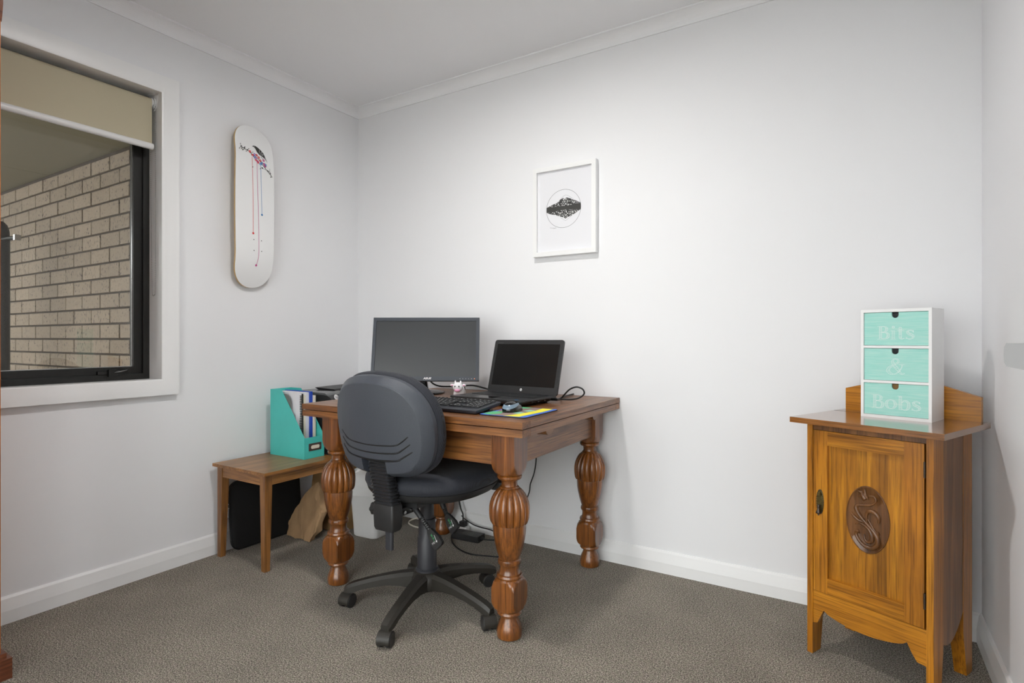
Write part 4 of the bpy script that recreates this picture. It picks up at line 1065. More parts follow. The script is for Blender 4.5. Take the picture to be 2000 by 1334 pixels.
# hand-lettered outlines: strokes of changing width with hatching
def stroke_lines(ctr, wid, hatch=0.05, k=8):
    c = catmull([(x, y, 0) for x, y in ctr], k); n = len(c); m_ = len(wid) - 1
    Ls, Rs, out = [], [], []
    acc = 0
    for i in range(n):
        f = i / (n - 1) * m_; j = min(int(f), m_ - 1); w = wid[j] + (wid[j + 1] - wid[j]) * (f - j)
        a = c[max(i - 1, 0)]; b = c[min(i + 1, n - 1)]; d_ = (b - a); l = d_.length or 1e-9
        nx, ny = -d_.y / l * w / 2, d_.x / l * w / 2
        Ls.append((c[i].x + nx, c[i].y + ny)); Rs.append((c[i].x - nx, c[i].y - ny))
        if i: acc += (c[i] - c[i - 1]).length
        if acc > hatch and w > 0.07: out.append([Ls[-1], Rs[-1]]); acc = 0
    return [Ls + Rs[::-1] + Ls[:1]] + out
def glyph(ch):
    St = lambda x, y0, y1: stroke_lines([(x, y0), (x, (y0 + y1) / 2), (x, y1)], [0.17, 0.17, 0.17])
    ser = lambda x, y, w=0.17: [[(x - w, y), (x + w, y)]]
    if ch == 'B':
        return St(0.2, 0, 1) + ser(0.18, 0, 0.2) + ser(0.18, 1, 0.2) + stroke_lines([(0.28, 0.985), (0.46, 0.98), (0.60, 0.88), (0.60, 0.70), (0.48, 0.57), (0.28, 0.54)], [0.02, 0.03, 0.14, 0.16, 0.05, 0.02]) + stroke_lines([(0.28, 0.53), (0.52, 0.52), (0.70, 0.40), (0.70, 0.18), (0.54, 0.03), (0.28, 0.015)], [0.02, 0.03, 0.16, 0.18, 0.05, 0.02]), 0.86
    if ch == 'i':
        return St(0.2, 0, 0.66) + ser(0.2, 0, 0.19) + [[(0.02, 0.66), (0.28, 0.66)]] + stroke_lines([(0.2 + 0.07 * math.cos(a), 0.93 + 0.07 * math.sin(a)) for a in [2 * PI * i / 10 for i in range(11)]], [0.03] * 11), 0.46
    if ch == 't':
        return St(0.2, 0.12, 0.92) + [[(0.0, 0.68), (0.46, 0.68)]] + stroke_lines([(0.2, 0.12), (0.24, 0.03), (0.34, 0.01), (0.46, 0.07)], [0.16, 0.08, 0.04, 0.02]), 0.52
    if ch == 's':
        return stroke_lines([(0.52, 0.56), (0.42, 0.66), (0.26, 0.67), (0.14, 0.56), (0.22, 0.42), (0.40, 0.33), (0.52, 0.20), (0.42, 0.05), (0.24, 0.01), (0.06, 0.10)], [0.05, 0.04, 0.05, 0.12, 0.17, 0.17, 0.13, 0.06, 0.04, 0.06]) + [[(0.52, 0.68), (0.52, 0.50)], [(0.06, 0.0), (0.06, 0.17)]], 0.62
    if ch == 'o':
        return stroke_lines([(0.38 + 0.29 * math.sin(a), 0.35 + 0.33 * math.cos(a)) for a in [2 * PI * i / 16 for i in range(17)]], [0.03, 0.05, 0.11, 0.15, 0.17, 0.15, 0.11, 0.05, 0.03, 0.05, 0.11, 0.15, 0.17, 0.15, 0.11, 0.05, 0.03]), 0.78
    if ch == 'b':
        return St(0.2, 0, 1) + [[(0.02, 1), (0.28, 1)]] + stroke_lines([(0.28, 0.50), (0.42, 0.66), (0.60, 0.64), (0.71, 0.48), (0.70, 0.20), (0.58, 0.03), (0.42, 0.0), (0.28, 0.08)], [0.02, 0.04, 0.1, 0.16, 0.17, 0.08, 0.04, 0.02]), 0.86
    if ch == '&':
        return stroke_lines([(1.0, 0.08), (0.82, 0.04), (0.55, 0.42), (0.36, 0.72), (0.36, 0.9), (0.52, 1.0), (0.66, 0.88), (0.60, 0.72), (0.42, 0.6), (0.18, 0.44), (0.08, 0.22), (0.24, 0.03), (0.48, 0.02), (0.70, 0.20), (0.84, 0.44), (0.86, 0.60)], [0.03, 0.08, 0.17, 0.14, 0.08, 0.05, 0.1, 0.07, 0.04, 0.12, 0.18, 0.12, 0.05, 0.03, 0.03, 0.03], 0.07) + [[(0.68, 0.62), (1.02, 0.62)]], 1.05
def write(word, cx, cz, capx, capz, fmap, w=0.0008):
    bm = BM(); x = 0; L_ = []
    for c in word:
        ls, adv = glyph(c)
        L_ += [[(px_ + x, py_) for px_, py_ in l] for l in ls]; x += adv
    for l in L_: ribbon(bm, [(cx + (a - x / 2) * capx, cz + b * capz) for a, b in l], w, fmap)
    return bm
mk('letter', plain('pale_hand_lettering', (238, 247, 244), 0.6))
inner = BW - 2 * pt - 0.002
for z0, h, word, cap, dz, hm, lab in ((0.2355, 0.106, 'Bits', 0.041, 0.020, 'hole', 'aqua drawer front lettered Bits'), (0.1225, 0.103, '&', 0.049, 0.021, 'hole', 'aqua drawer front lettered with an ampersand'), (0.0105, 0.102, 'Bobs', 0.043, 0.021, 'hole_b', 'aqua drawer front lettered Bobs')):
    dr = bpy.data.objects.new('drawer', None); COL.objects.link(dr); dr.parent = bx; dr['label'] = lab
    bm = BM(); prism(bm, notch_panel(inner, h, 0.0095, pt + 0.001, z0), 0.003, 0.009, 'xz'); add('drawer_front', bm, MT['aqua'], dr, tri=True)
    bm = BM(); box(bm, pt + 0.002, BW - pt - 0.002, 0.012 if hm == 'hole_b' else 0.05, BD - 0.008, z0 + 0.001, z0 + (h - 0.002 if hm == 'hole_b' else 0.05)); add('drawer_body', bm, MT[hm], dr)
    add('lettering', write(word, BW / 2 + 0.002, z0 + dz, cap * 1.02, cap, lambda a, b: (a, 0.0026, b)), MT['letter'], dr)
DZ = 0.757
# ------------------------------------------------------------------ monitor
mo = thing('monitor', 'dark blue-grey desktop monitor standing at the back of the desk', 'monitor', (0.787, -0.314, DZ), math.radians(31.65))
bm = BM(); lathe(bm, [(0.104, 0.0), (0.106, 0.004), (0.104, 0.008), (0.085, 0.0125), (0.045, 0.016), (0.012, 0.017)], 48); add('stand_base', bm, MT['gloss_bk'], mo, smooth=35)
bm = BM(); rings = []
for z, w, d_, y in ((0.012, 0.044, 0.040, 0.0), (0.04, 0.036, 0.034, -0.005), (0.09, 0.034, 0.03, -0.03), (0.15, 0.034, 0.028, -0.055)):
    rings.append([(0.005 + a, y + b, z) for a, b in rrect(w, d_, 0.006, 3)])
loft(bm, rings); add('stand_neck', bm, MT['gloss_bk'], mo, smooth=40)
MM = T3(0.030, -0.118, 0.222) @ R3(math.radians(-13))
PW, PH = 0.2545, 0.1535
bm = BM()
def fr_bar(x0, x1, z0, z1, y0, y1): box(bm, x0, x1, y0, y1, z0, z1, MM)
fr_bar(-PW, PW, PH - 0.0165, PH, -0.0, 0.024); fr_bar(-PW, PW, -PH, -PH + 0.021, -0.0, 0.024); fr_bar(-PW, -PW + 0.015, -PH + 0.021, PH - 0.0165, 0, 0.024); fr_bar(PW - 0.015, PW, -PH + 0.021, PH - 0.0165, 0, 0.024)
add('bezel', bm, MT['monitor'], mo, bevel=0.0012)
bm = BM(); box(bm, -PW + 0.014, PW - 0.014, 0.0035, 0.02, -PH + 0.02, PH - 0.0155, MM); add('screen', bm, MT['screen'], mo)
bm = BM(); loft(bm, [[MM @ Vector((a, y, b)) for a, b in rrect(w, h, 0.01, 3)] for y, w, h in ((0.024, 0.505, 0.303), (0.034, 0.48, 0.28), (0.05, 0.30, 0.20), (0.054, 0.28, 0.18))]); add('back_cover', bm, MT['monitor'], mo, smooth=35)
tb = text_bm('ASUS', 0.0125, 0.0002, 0.25, 0.0004)
for v in tb.verts: v.co = MM @ Vector((v.co.x * 1.25 + 0.012, -0.0006 - v.co.z, v.co.y - PH + 0.0115))
add('maker_logo', tb, MT['print_w'], mo)
for k in range(5):
    bm = BM(); box(bm, 0.165 + k * 0.0135, 0.1675 + k * 0.0135, -0.0005, 0.002, -PH + 0.009, -PH + 0.0108, MM); add('button_mark', bm, MT['print_w'], mo)
mk('amber', plain('amber_led', (255, 130, 60), 0.4, emit=1.5))
bm = BM(); sphere(bm, MM @ Vector((0.2345, -0.0003, -PH + 0.010)), 0.0016, 8, 6); add('power_light', bm, MT['amber'], mo)

# ------------------------------------------------------------------ laptop
la = thing('laptop', 'open black laptop with dark screen on the right of the desk', 'laptop', (1.334, -0.436, DZ), math.radians(-5.2))
LW, LD, LT = 0.380, 0.265, 0.028
bm = BM()
loft(bm, [[(a, b, z) for a, b in rrect(w, d_, 0.012, 4)] for z, w, d_ in ((0.004, LW - 0.05, LD - 0.05), (0.012, LW - 0.014, LD - 0.012), (0.021, LW, LD), (LT - 0.002, LW, LD), (LT, LW - 0.004, LD - 0.004))]); bs = add('base', bm, MT['lap'], la, smooth=30)
for sx in (-1, 1):
    for sy in (-1, 1):
        bm = BM(); box(bm, sx * 0.15 - 0.015, sx * 0.15 + 0.015, sy * 0.09 - 0.004, sy * 0.09 + 0.004, 0.0, 0.006); add('rubber_foot', bm, MT['cable'], la)
bm = BM(); box(bm, -0.165, 0.165, -0.015, 0.105, LT - 0.0005, LT + 0.0002); add('keyboard_well', bm, MT['gloss_bk'], bs)
bm = BM()
for r in range(6):
    n = 18 if r < 5 else 12
    for k in range(n):
        w = 0.330 / n
        box(bm, -0.165 + k * w + 0.001, -0.165 + (k + 1) * w - 0.001, 0.104 - (r + 1) * 0.0195 + 0.001, 0.104 - r * 0.0195 - 0.001, LT, LT + 0.0022)
add('laptop_keys', bm, MT['key'], bs, kind='stuff')
bm = BM(); box(bm, -0.075, 0.035, -0.12, -0.045, LT, LT + 0.0005); add('touchpad', bm, MT['gloss_bk'], bs)
bm = BM(); disc(bm, (0.155, -0.112), 0.009, lambda a, b: (a, b, LT + 0.0004), 16, ry=0.008); add('sticker', bm, MT['blue'], bs)
for k, w in enumerate((0.012, 0.016, 0.014)):
    bm = BM(); box(bm, LW / 2 - 0.001, LW / 2 + 0.0004, -0.06 + k * 0.045, -0.06 + k * 0.045 + w, 0.013, 0.019); add('side_port', bm, MT['gloss_bk'], bs)
LM = T3(0, LD / 2 - 0.006, LT - 0.002) @ R3(math.radians(-15))
bm = BM(); loft(bm, [[LM @ Vector((a, y, b)) for a, b in rrect(w, h, 0.012, 5, 0, 0.1235)] for y, w, h in ((0.0, LW - 0.002, 0.245), (-0.0, LW, 0.247), (0.009, LW, 0.247), (0.012, LW - 0.01, 0.237))]); lid = add('lid', bm, MT['lap'], la, smooth=30)
bm = BM(); box(bm, -0.172, 0.172, -0.0006, 0.001, 0.034, 0.227, LM); add('screen', bm, MT['lapscr'], la)
bm = BM(); 
def lf(a, b): return LM @ Vector((a, -0.0008, b))
disc(bm, (0.0, 0.0175), 0.0062, lf, 24); add('maker_badge', bm, MT['print_w'], lid)
tb = text_bm('hp', 0.0095, 0.0, 0.35)
for v in tb.verts: v.co = LM @ Vector((v.co.x, -0.0012, v.co.y + 0.0175))
add('maker_badge_letters', tb, MT['lap'], lid, normals=False)
bm = BM(); ribbon(bm, [(-0.168, 0.232), (-0.140, 0.232)], 0.0012, lf); add('model_mark', bm, MT['grey_card'], lid)
bm = BM(); disc(bm, (0.0, 0.237), 0.0016, lf, 10); add('webcam', bm, MT['gloss_bk'], lid)
for sx in (-0.125, 0.125):
    bm = BM(); cyl(bm, LM @ Vector((sx - 0.025, 0.004, 0.0)), LM @ Vector((sx + 0.025, 0.004, 0.0)), 0.006, 12); add('hinge', bm, MT['lap'], la, smooth=40)

# ------------------------------------------------------------------ keyboard
kb = thing('keyboard', 'black full-size keyboard in front of the laptop', 'keyboard', (1.251, -0.748, DZ), 0.0)
KM = T3(0, 0, 0.0135) @ R3(math.radians(6.0))
KW, KD = 0.448, 0.168
bm = BM(); loft(bm, [[KM @ Vector((a, b, z)) for a, b in rrect(w, d_, 0.007, 4)] for z, w, d_ in ((-0.005, KW - 0.012, KD - 0.012), (0.0, KW - 0.002, KD - 0.002), (0.008, KW, KD), (0.010, KW - 0.004, KD - 0.004))]); kbody = add('body', bm, MT['kb'], kb, smooth=30)
for sx in (-0.17, 0.17):
    bm = BM(); box(bm, sx - 0.012, sx + 0.012, 0.058, 0.066, 0.0, 0.017); add('foot', bm, MT['cable'], kb, bevel=0.001)
    bm = BM(); box(bm, sx - 0.01, sx + 0.01, -0.075, -0.066, 0.0, 0.004); add('foot', bm, MT['cable'], kb)
U = 0.0187
rows = [
    (0.062, [1, -1, 1, 1, 1, 1, -.5, 1, 1, 1, 1, -.5, 1, 1, 1, 1, -.35, 1, 1, 1, -.35, 1, 1, 1, 1]),
    (0.0365, [1] * 13 + [2, -.35, 1, 1, 1, -.35, 1, 1, 1, 1]),
    (0.0178, [1.5] + [1] * 12 + [1.5, -.35, 1, 1, 1, -.35, 1, 1, 1, 1]),
    (-0.0009, [1.75] + [1] * 11 + [2.25, -.35, -3, -.35, 1, 1, 1, 1]),
    (-0.0196, [2.25] + [1] * 10 + [2.75, -.35, -1, 1, -1, -.35, 1, 1, 1, 1]),
    (-0.0383, [1.25, 1.25, 1.25, 6.25, 1.25, 1.25, 1.25, 1.25, -.35, 1, 1, 1, -.35, 2, 1, 1])]
kc = {}
def key_mesh(w):
    if w not in kc:
        b = BM(); W_ = w * U - 0.0016
        loft(b, [[(x, y, z) for x, y in ((-a, -d_), (a, -d_), (a, d_), (-a, d_))] for z, a, d_ in ((0.0, W_ / 2, 0.0085), (0.0055, W_ / 2 - 0.0014, 0.0070))])
        me = bpy.data.meshes.new('key'); b.to_mesh(me); b.free(); me.materials.append(MT['key']); kc[w] = me
    return kc[w]
lg = BM(); random.seed(3)
for yv, ks in rows:
    x = -22.7 * U / 2 - 0.003
    for w in ks:
        if w < 0: x += -w * U; continue
        o = bpy.data.objects.new('key', key_mesh(w)); COL.objects.link(o); o.parent = kb
        o.matrix_local = KM @ T3(x + w * U / 2, yv, 0.010)
        if w < 6:
            cx = x + w * U / 2 - 0.002
            for q in range(random.choice((1, 1, 2))):
                a = random.uniform(0.0012, 0.0026); zz = yv + 0.002 - q * 0.0055
                patch(lg, [(cx - a, zz - 0.0011), (cx + a, zz - 0.0011), (cx + a, zz + 0.0013), (cx - a, zz + 0.0013)], lambda u, v: KM @ Vector((u, v, 0.0158)))
        x += w * U
add('key_legends', lg, MT['print_w'], kb, kind='stuff')
bm = BM(); box(bm, -0.03, 0.03, -0.0775, -0.062, 0.0100, 0.0104, KM); add('palm_strip', bm, MT['gloss_bk'], kb)

# ------------------------------------------------------------------ mouse mat and mouse
mt = thing('mouse_mat', 'mouse mat printed in blue, green and yellow on the desk corner', 'mouse mat', (1.573, -0.697, DZ), math.radians(1.0))
bm = BM(); prism(bm, rrect(0.19, 0.262, 0.014, 5), 0.0, 0.0035, 'xy'); mb = add('rubber_base', bm, MT['cable'], mt, bevel=0.0006)
mk('mat_b', plain('mat_blue', (70, 116, 214), 0.7)); mk('mat_g', plain('mat_green', (92, 182, 124), 0.7)); mk('mat_y', plain('mat_yellow', (236, 226, 54), 0.7)); mk('mat_n', plain('mat_brown', (138, 116, 110), 0.7)); mk('mat_l', plain('mat_pale', (150, 200, 180), 0.7))
mf = lambda z: (lambda a, b: (a, b, z))
for nm, mm, polys, z in (('blue_print', 'mat_b', [rrect(0.186, 0.258, 0.013, 4)], 0.0037), ('brown_print', 'mat_n', [[(-0.045, -0.122), (0.025, -0.122), (0.05, -0.06), (0.055, 0.05), (0.062, 0.125), (-0.085, 0.125), (-0.085, 0.0), (-0.07, -0.07)]], 0.0040), ('yellow_print', 'mat_y', [[(0.004, -0.124), (0.068, -0.122), (0.072, -0.05), (0.078, 0.03), (0.075, 0.124), (0.030, 0.124), (0.040, 0.04), (0.034, -0.04), (0.022, -0.09)]], 0.0043), ('green_print', 'mat_g', [[(-0.088, -0.11), (-0.05, -0.122), (-0.03, -0.08), (-0.05, -0.03), (-0.088, -0.04)], [(-0.06, 0.07), (-0.02, 0.09), (-0.01, 0.124), (-0.07, 0.124)]], 0.0044), ('pale_print', 'mat_l', [[(0.0, 0.02), (0.03, 0.01), (0.045, 0.05), (0.01, 0.06)], [(0.0, -0.05), (0.03, -0.06), (0.035, -0.02), (0.005, -0.01)]], 0.0045)):
    bm = BM()
    for pl_ in polys: patch(bm, pl_, mf(z))
    add(nm, bm, MT[mm], mb, tri=True)
ms = thing('mouse', 'black computer mouse with a grey band on the mat', 'mouse', (1.545, -0.700, DZ + 0.0046), math.radians(6))
def mouse_pt(ph, h, o=0.0):
    """ph runs round the plan, h from the foot 0 to the crown 1"""
    g = max(0.0, 1 - h ** 2.4) ** (1 / 2.3)
    c, q = math.cos(ph), math.sin(ph)
    wst = 1 - 0.10 * math.exp(-((q - 0.25) / 0.35) ** 2)
    x = (0.031 * wst + o) * math.copysign(abs(c) ** 0.8, c) * g
    y = (0.052 + o) * math.copysign(abs(q) ** 0.85, q) * g - 0.004 * h
    ht = 0.037 - 0.010 * max(0.0, q) * g
    return Vector((x, y, 0.001 + (ht + o) * h))
NP = 48
bm = BM(); loft(bm, [[mouse_pt(2 * PI * i / NP, h) for i in range(NP)] for h in (0.0, 0.12, 0.25, 0.4, 0.55, 0.68, 0.78, 0.86, 0.92, 0.96, 0.985, 0.998)]); add('body', bm, MT['gloss_bk'], ms, smooth=60)
mk('band', plain('grey_band_gloss', (112, 130, 146), 0.2))
bm = BM(); rr = []
for i in range(41):
    ph = math.radians(-205 + 230 * i / 40)
    k = min(abs(math.degrees(ph) + 90) / 115, 1.0)       # 0 at the rear, 1 where the band runs out on the flanks
    lo = 0.26 + 0.50 * k ** 1.5; hi = 0.66 + 0.20 * k ** 1.2
    rr.append([mouse_pt(ph, lo + (hi - lo) * j / 6, 0.0005) for j in range(7)])
loft(bm, rr, cap=False, closed=False)
add('grey_band', bm, MT['band'], ms, smooth=60)
bm = BM(); loft(bm, [[(x, 0.026 + 0.009 * math.cos(2 * PI * i / 16), 0.0205 + 0.009 * math.sin(2 * PI * i / 16)) for i in range(16)] for x in (-0.003, 0.003)]); add('scroll_wheel', bm, MT['cable'], ms, smooth=40)

# ------------------------------------------------------------------ toy cow
mk('cow_w', plain('toy_white', (240, 238, 240), 0.4)); mk('cow_p', plain('toy_pink', (226, 158, 190), 0.4)); mk('cow_k', plain('toy_black', (40, 42, 34), 0.4))
CS = 1.0
cw = thing('toy_cow', 'small white toy cow with pink snout beside the laptop', 'toy', (1.074, -0.398, DZ), math.radians(24))
cw.scale = (CS, CS, CS)
bm = BM(); rings = []
for y, w, zb, zt in ((-0.024, 0.020, 0.012, 0.046), (-0.018, 0.042, 0.006, 0.054), (0.0, 0.048, 0.004, 0.058), (0.02, 0.047, 0.004, 0.060), (0.034, 0.036, 0.010, 0.054), (0.038, 0.02, 0.02, 0.044)):
    rings.append([(a, y, b) for a, b in rrect(w, zt - zb, min(w, zt - zb) * 0.42, 4, 0, (zb + zt) / 2)])
loft(bm, rings)
body = add('body', bm, MT['cow_w'], cw, smooth=60)
for sx in (-1, 1):
    for y in (-0.012, 0.024):
        bm = BM(); lathe(bm, [(0.0095, 0.0), (0.0105, 0.002), (0.0105, 0.02), (0.009, 0.03)], 16, (sx * 0.0145, y, 0)); add('leg', bm, MT['cow_w'], cw, smooth=50)
bm = BM(); sphere(bm, (0, -0.030, 0.052), (0.0235, 0.020, 0.0215), 20, 14); head = add('head', bm, MT['cow_w'], cw, smooth=60)
bm = BM(); sphere(bm, (0, -0.0445, 0.038), (0.014, 0.010, 0.0075), 18, 12); add('snout', bm, MT['cow_p'], cw, smooth=60)
for sx in (-1, 1):
    bm = BM(); sphere(bm, (sx * 0.027, -0.026, 0.060), (0.010, 0.004, 0.006), 12, 8, M=None); e = add('ear', bm, MT['cow_w'], cw, smooth=60)
    bm = BM(); sphere(bm, (sx * 0.027, -0.0288, 0.0595), (0.006, 0.002, 0.0035), 10, 6); add('inner_ear', bm, MT['cow_p'], e, smooth=60)
    bm = BM(); lathe(bm, [(0.0052, 0.0), (0.0046, 0.006), (0.003, 0.010), (0.0008, 0.0125)], 12, (sx * 0.012, -0.028, 0.069)); add('horn', bm, MT['cow_w'], cw, smooth=60)
    bm = BM(); sphere(bm, (sx * 0.0088, -0.0478, 0.0560), (0.003, 0.0026, 0.0038), 10, 8); add('eye', bm, MT['cow_k'], cw, smooth=60)
bm = BM(); sphere(bm, (0.0168, 0.012, 0.042), (0.0088, 0.010, 0.014), 14, 10); add('patch', bm, MT['cow_k'], cw, smooth=60)

# ------------------------------------------------------------------ cables on the desk
bm = BM(); tube(bm, catmull([(0.70, -0.19, 0.86), (0.705, -0.155, 0.80), (0.735, -0.13, 0.778), (0.79, -0.12, 0.776), (0.874, -0.12, 0.783), (0.95, -0.12, 0.789), (1.02, -0.12, 0.779), (1.10, -0.11, 0.762), (1.2, -0.10, 0.762)], 8), 0.0042, 8)
tag(add('monitor_cable', bm, MT['cable'], smooth=60), 'black cable looping from the monitor behind the toy cow', 'cable')
bm = BM(); tube(bm, catmull([(1.532, -0.345, 0.776), (1.548, -0.32, 0.771), (1.575, -0.27, 0.766), (1.60, -0.245, 0.772), (1.622, -0.24, 0.790), (1.618, -0.245, 0.810), (1.592, -0.25, 0.819), (1.560, -0.25, 0.808), (1.535, -0.25, 0.785), (1.515, -0.24, 0.768), (1.49, -0.2, 0.762), (1.47, -0.1, 0.762), (1.46, -0.005, 0.762)], 8), 0.0036, 8)
lc = add('laptop_cable', bm, MT['cable'], smooth=60); tag(lc, 'black cable curling up beside the open laptop', 'cable')
bm = BM(); box(bm, 1.530, 1.560, -0.37, -0.345, 0.768, 0.778); add('connector', bm, MT['gloss_bk'], lc, bevel=0.002)
# ------------------------------------------------------------------ magazine file and its papers
ZT = 0.4405
f = thing('magazine_file', 'teal cardboard magazine file standing on the side table', 'magazine file', (0, 0, ZT))
fx0, fx1, fy0, fy1, fh, flow, fs = 0.077, 0.339, -0.665, -0.546, 0.331, 0.103, 0.163
side = [(fx0, 0), (fx1, 0), (fx1, flow), (fs, fh), (fx0, fh)]
for y in (fy0, fy1 - 0.003):
    bm = BM(); prism(bm, side, y, y + 0.003, 'xz'); add('side_panel', bm, MT['teal'], f)
bm = BM(); box(bm, fx1 - 0.003, fx1, fy0 + 0.003, fy1 - 0.003, 0, flow); fp = add('front_panel', bm, MT['teal'], f)
bm = BM(); box(bm, fx0, fx0 + 0.003, fy0 + 0.003, fy1 - 0.003, 0, fh); add('back_panel', bm, MT['teal'], f)
bm = BM(); box(bm, fx0 + 0.003, fx1 - 0.003, fy0 + 0.003, fy1 - 0.003, 0, 0.003); add('bottom_panel', bm, MT['teal'], f)
mk('bronze', plain('bronze_label_holder', (92, 80, 76), 0.35, metal=0.5))
bm = BM(); yc, zc = -0.6025, 0.0545
loft(bm, [[(fx1 + h, yc + a * q, zc + b * q2) for a, b in rrect(0.074, 0.036, 0.003, 3)] for h, q, q2 in ((0.0, 1, 1), (0.0025, 1, 1), (0.003, 0.96, 0.94))]); lh = add('label_holder', bm, MT['bronze'], fp)
bm = BM(); prism(bm, rrect(0.050, 0.0175, 0.007, 5, yc, zc), fx1 + 0.002, fx1 + 0.0034, 'yz'); add('label_card', bm, MT['cream'], lh)
bm = BM()
for s in (-1, 1):
    bm = BM(); sphere(bm, (fx1 + 0.003, yc + s * 0.031, zc), 0.0018, 8, 6); add('rivet', bm, MT['chrome'], lh)
def doc(name, label, cat, y0, w, x1, h, mat, x0=0.083, corner=0.0, spiral=None):
    t = thing(name, label, cat, (0, 0, ZT + 0.0035), group='papers in the teal file')
    bm = BM()
    poly = [(x0, 0), (x1, 0)] + ([(x1, h - corner)] + [(x1 - corner + corner * math.cos(a), h - corner + corner * math.sin(a)) for a in [PI / 2 * i / 6 for i in range(1, 6)]] + [(x1 - corner, h)] if corner else [(x1, h)]) + [(x0, h)]
    prism(bm, poly, y0, y0 + w, 'xz'); add('pages', bm, MT[mat], t)
    if spiral:
        bm = BM(); k = 0.015
        while k < h - 0.008:
            box(bm, x1 - 0.005, x1 + 0.003, y0 - 0.0006, y0 + w + 0.0006, k, k + 0.0045); k += 0.0085
        add('comb_binding', bm, MT[spiral], t)
        bm = BM(); box(bm, x1 + 0.0005, x1 + 0.002, y0 + w * 0.45, y0 + w + 0.0002, 0.004, h - 0.004); add('binding_spine', bm, MT[spiral], t)
doc('document', 'grey card divider with rounded corner in the teal file', 'document', -0.6605, 0.004, 0.232, 0.308, 'grey_card', corner=0.045)
doc('notebook', 'short black notebook with white wire binding in the teal file', 'notebook', -0.6555, 0.008, 0.222, 0.226, 'print_k', spiral='paper')
doc('document', 'thick white paper stack in the teal file', 'document', -0.6465, 0.018, 0.252, 0.316, 'paper')
doc('document', 'white document with black comb binding in the teal file', 'document', -0.6275, 0.015, 0.262, 0.312, 'paper', spiral='print_k')
doc('document', 'cream booklet left of the white sheets in the teal file', 'document', -0.6115, 0.008, 0.270, 0.300, 'cream')
doc('document', 'loose white sheets between cream booklet and blue folder', 'document', -0.6025, 0.018, 0.272, 0.314, 'paper')
doc('folder', 'bright blue folder standing in the teal file', 'folder', -0.5835, 0.011, 0.284, 0.318, 'blue_card')
doc('document', 'narrow cream booklet right of the blue folder', 'document', -0.5715, 0.010, 0.294, 0.298, 'cream')

# ------------------------------------------------------------------ printer behind the file
p_ = thing('printer', 'dark grey printer on the side table behind the file', 'printer', (0, 0, ZT))
bm = BM(); rings = []
for z, x1 in ((0.0, 0.375), (0.01, 0.385), (0.20, 0.385), (0.262, 0.378), (0.287, 0.362), (0.298, 0.335), (0.300, 0.30)):
    rings.append([(0.03, -0.525, z), (x1, -0.525, z), (x1, -0.12, z), (0.03, -0.12, z)])
loft(bm, rings); pb = add('body', bm, MT['black_pl'], p_, bevel=0.006, smooth=40)
bm = BM(); loft(bm, [[(a, b, z) for a, b in ((x0, -0.518), (x1, -0.518), (x1, -0.127), (x0, -0.127))] for z, x0, x1 in ((0.296, 0.04, 0.33), (0.304, 0.045, 0.32), (0.310, 0.06, 0.30))]); add('scanner_lid', bm, MT['printer_g'], p_, bevel=0.004)
bm = BM(); loft(bm, [[(0.12, -0.40, 0.309), (0.26, -0.40, 0.309), (0.26, -0.20, 0.309), (0.12, -0.20, 0.309)], [(0.10, -0.41, 0.322), (0.25, -0.41, 0.318), (0.25, -0.19, 0.322), (0.10, -0.19, 0.326)]]); add('paper_feeder', bm, MT['black_pl'], p_)
bm = BM(); loft(bm, [[(0.3825 - 0.06 * (z - 0.25) + 0.0028, y, z) for y, z in ((-0.51, 0.225), (-0.13, 0.225), (-0.13, 0.262), (-0.51, 0.262))], [(0.38 - 0.06 * (z - 0.25), y, z) for y, z in ((-0.51, 0.225), (-0.13, 0.225), (-0.13, 0.262), (-0.51, 0.262))]]); add('control_panel', bm, MT['gloss_bk'], p_)
bm = BM(); disc(bm, (-0.492, 0.290), 0.013, lambda y, z: (0.372 - (z - 0.26) * 0.42 + 0.006, y, z), 28); bg = add('maker_badge', bm, MT['print_w'], p_)
tb = text_bm('hp', 0.019, 0.0, 0.35)
for v in tb.verts:
    y, z = -0.492 + v.co.x, 0.290 + v.co.y; v.co = Vector((0.372 - (z - 0.26) * 0.42 + 0.0068, y, z))
add('maker_badge_letters', tb, MT['black_pl'], bg, normals=False)

# ------------------------------------------------------------------ things on the carpet
s_ = thing('laptop_sleeve', 'black padded laptop sleeve leaning on the wall under the side table', 'laptop sleeve', (0, 0, 0))
SM = T3(0.060, -0.663, 0.004) @ Matrix.Rotation(math.radians(-6), 4, 'Y')
bm = BM(); loft(bm, [[SM @ Vector((x, a, b)) for a, b in rrect(w, h, 0.05, 7, 0, 0.163)] for x, w, h in ((-0.012, 0.385, 0.312), (-0.006, 0.40, 0.325), (0.010, 0.40, 0.325), (0.018, 0.385, 0.312), (0.021, 0.34, 0.27))]); sl = add('padded_body', bm, MT['cloth_bk'], s_, smooth=50)
bm = BM(); tube(bm, [SM @ Vector((0.002, a, b)) for a, b in rrect(0.402, 0.327, 0.05, 7, 0, 0.163)], 0.0035, 6, closed=True); add('zip', bm, MT['cable'], s_, smooth=60)
bm = BM()
for q in (0.205, 0.225): 
    c = SM @ Vector((0.004, -0.203, q)); sphere(bm, c, 0.0042, 10, 8)
tube(bm, [SM @ Vector((0.005, -0.206, 0.2)), SM @ Vector((0.008, -0.210, 0.165))], 0.003, 6)
add('zip_pull', bm, MT['chrome'], s_, smooth=60)

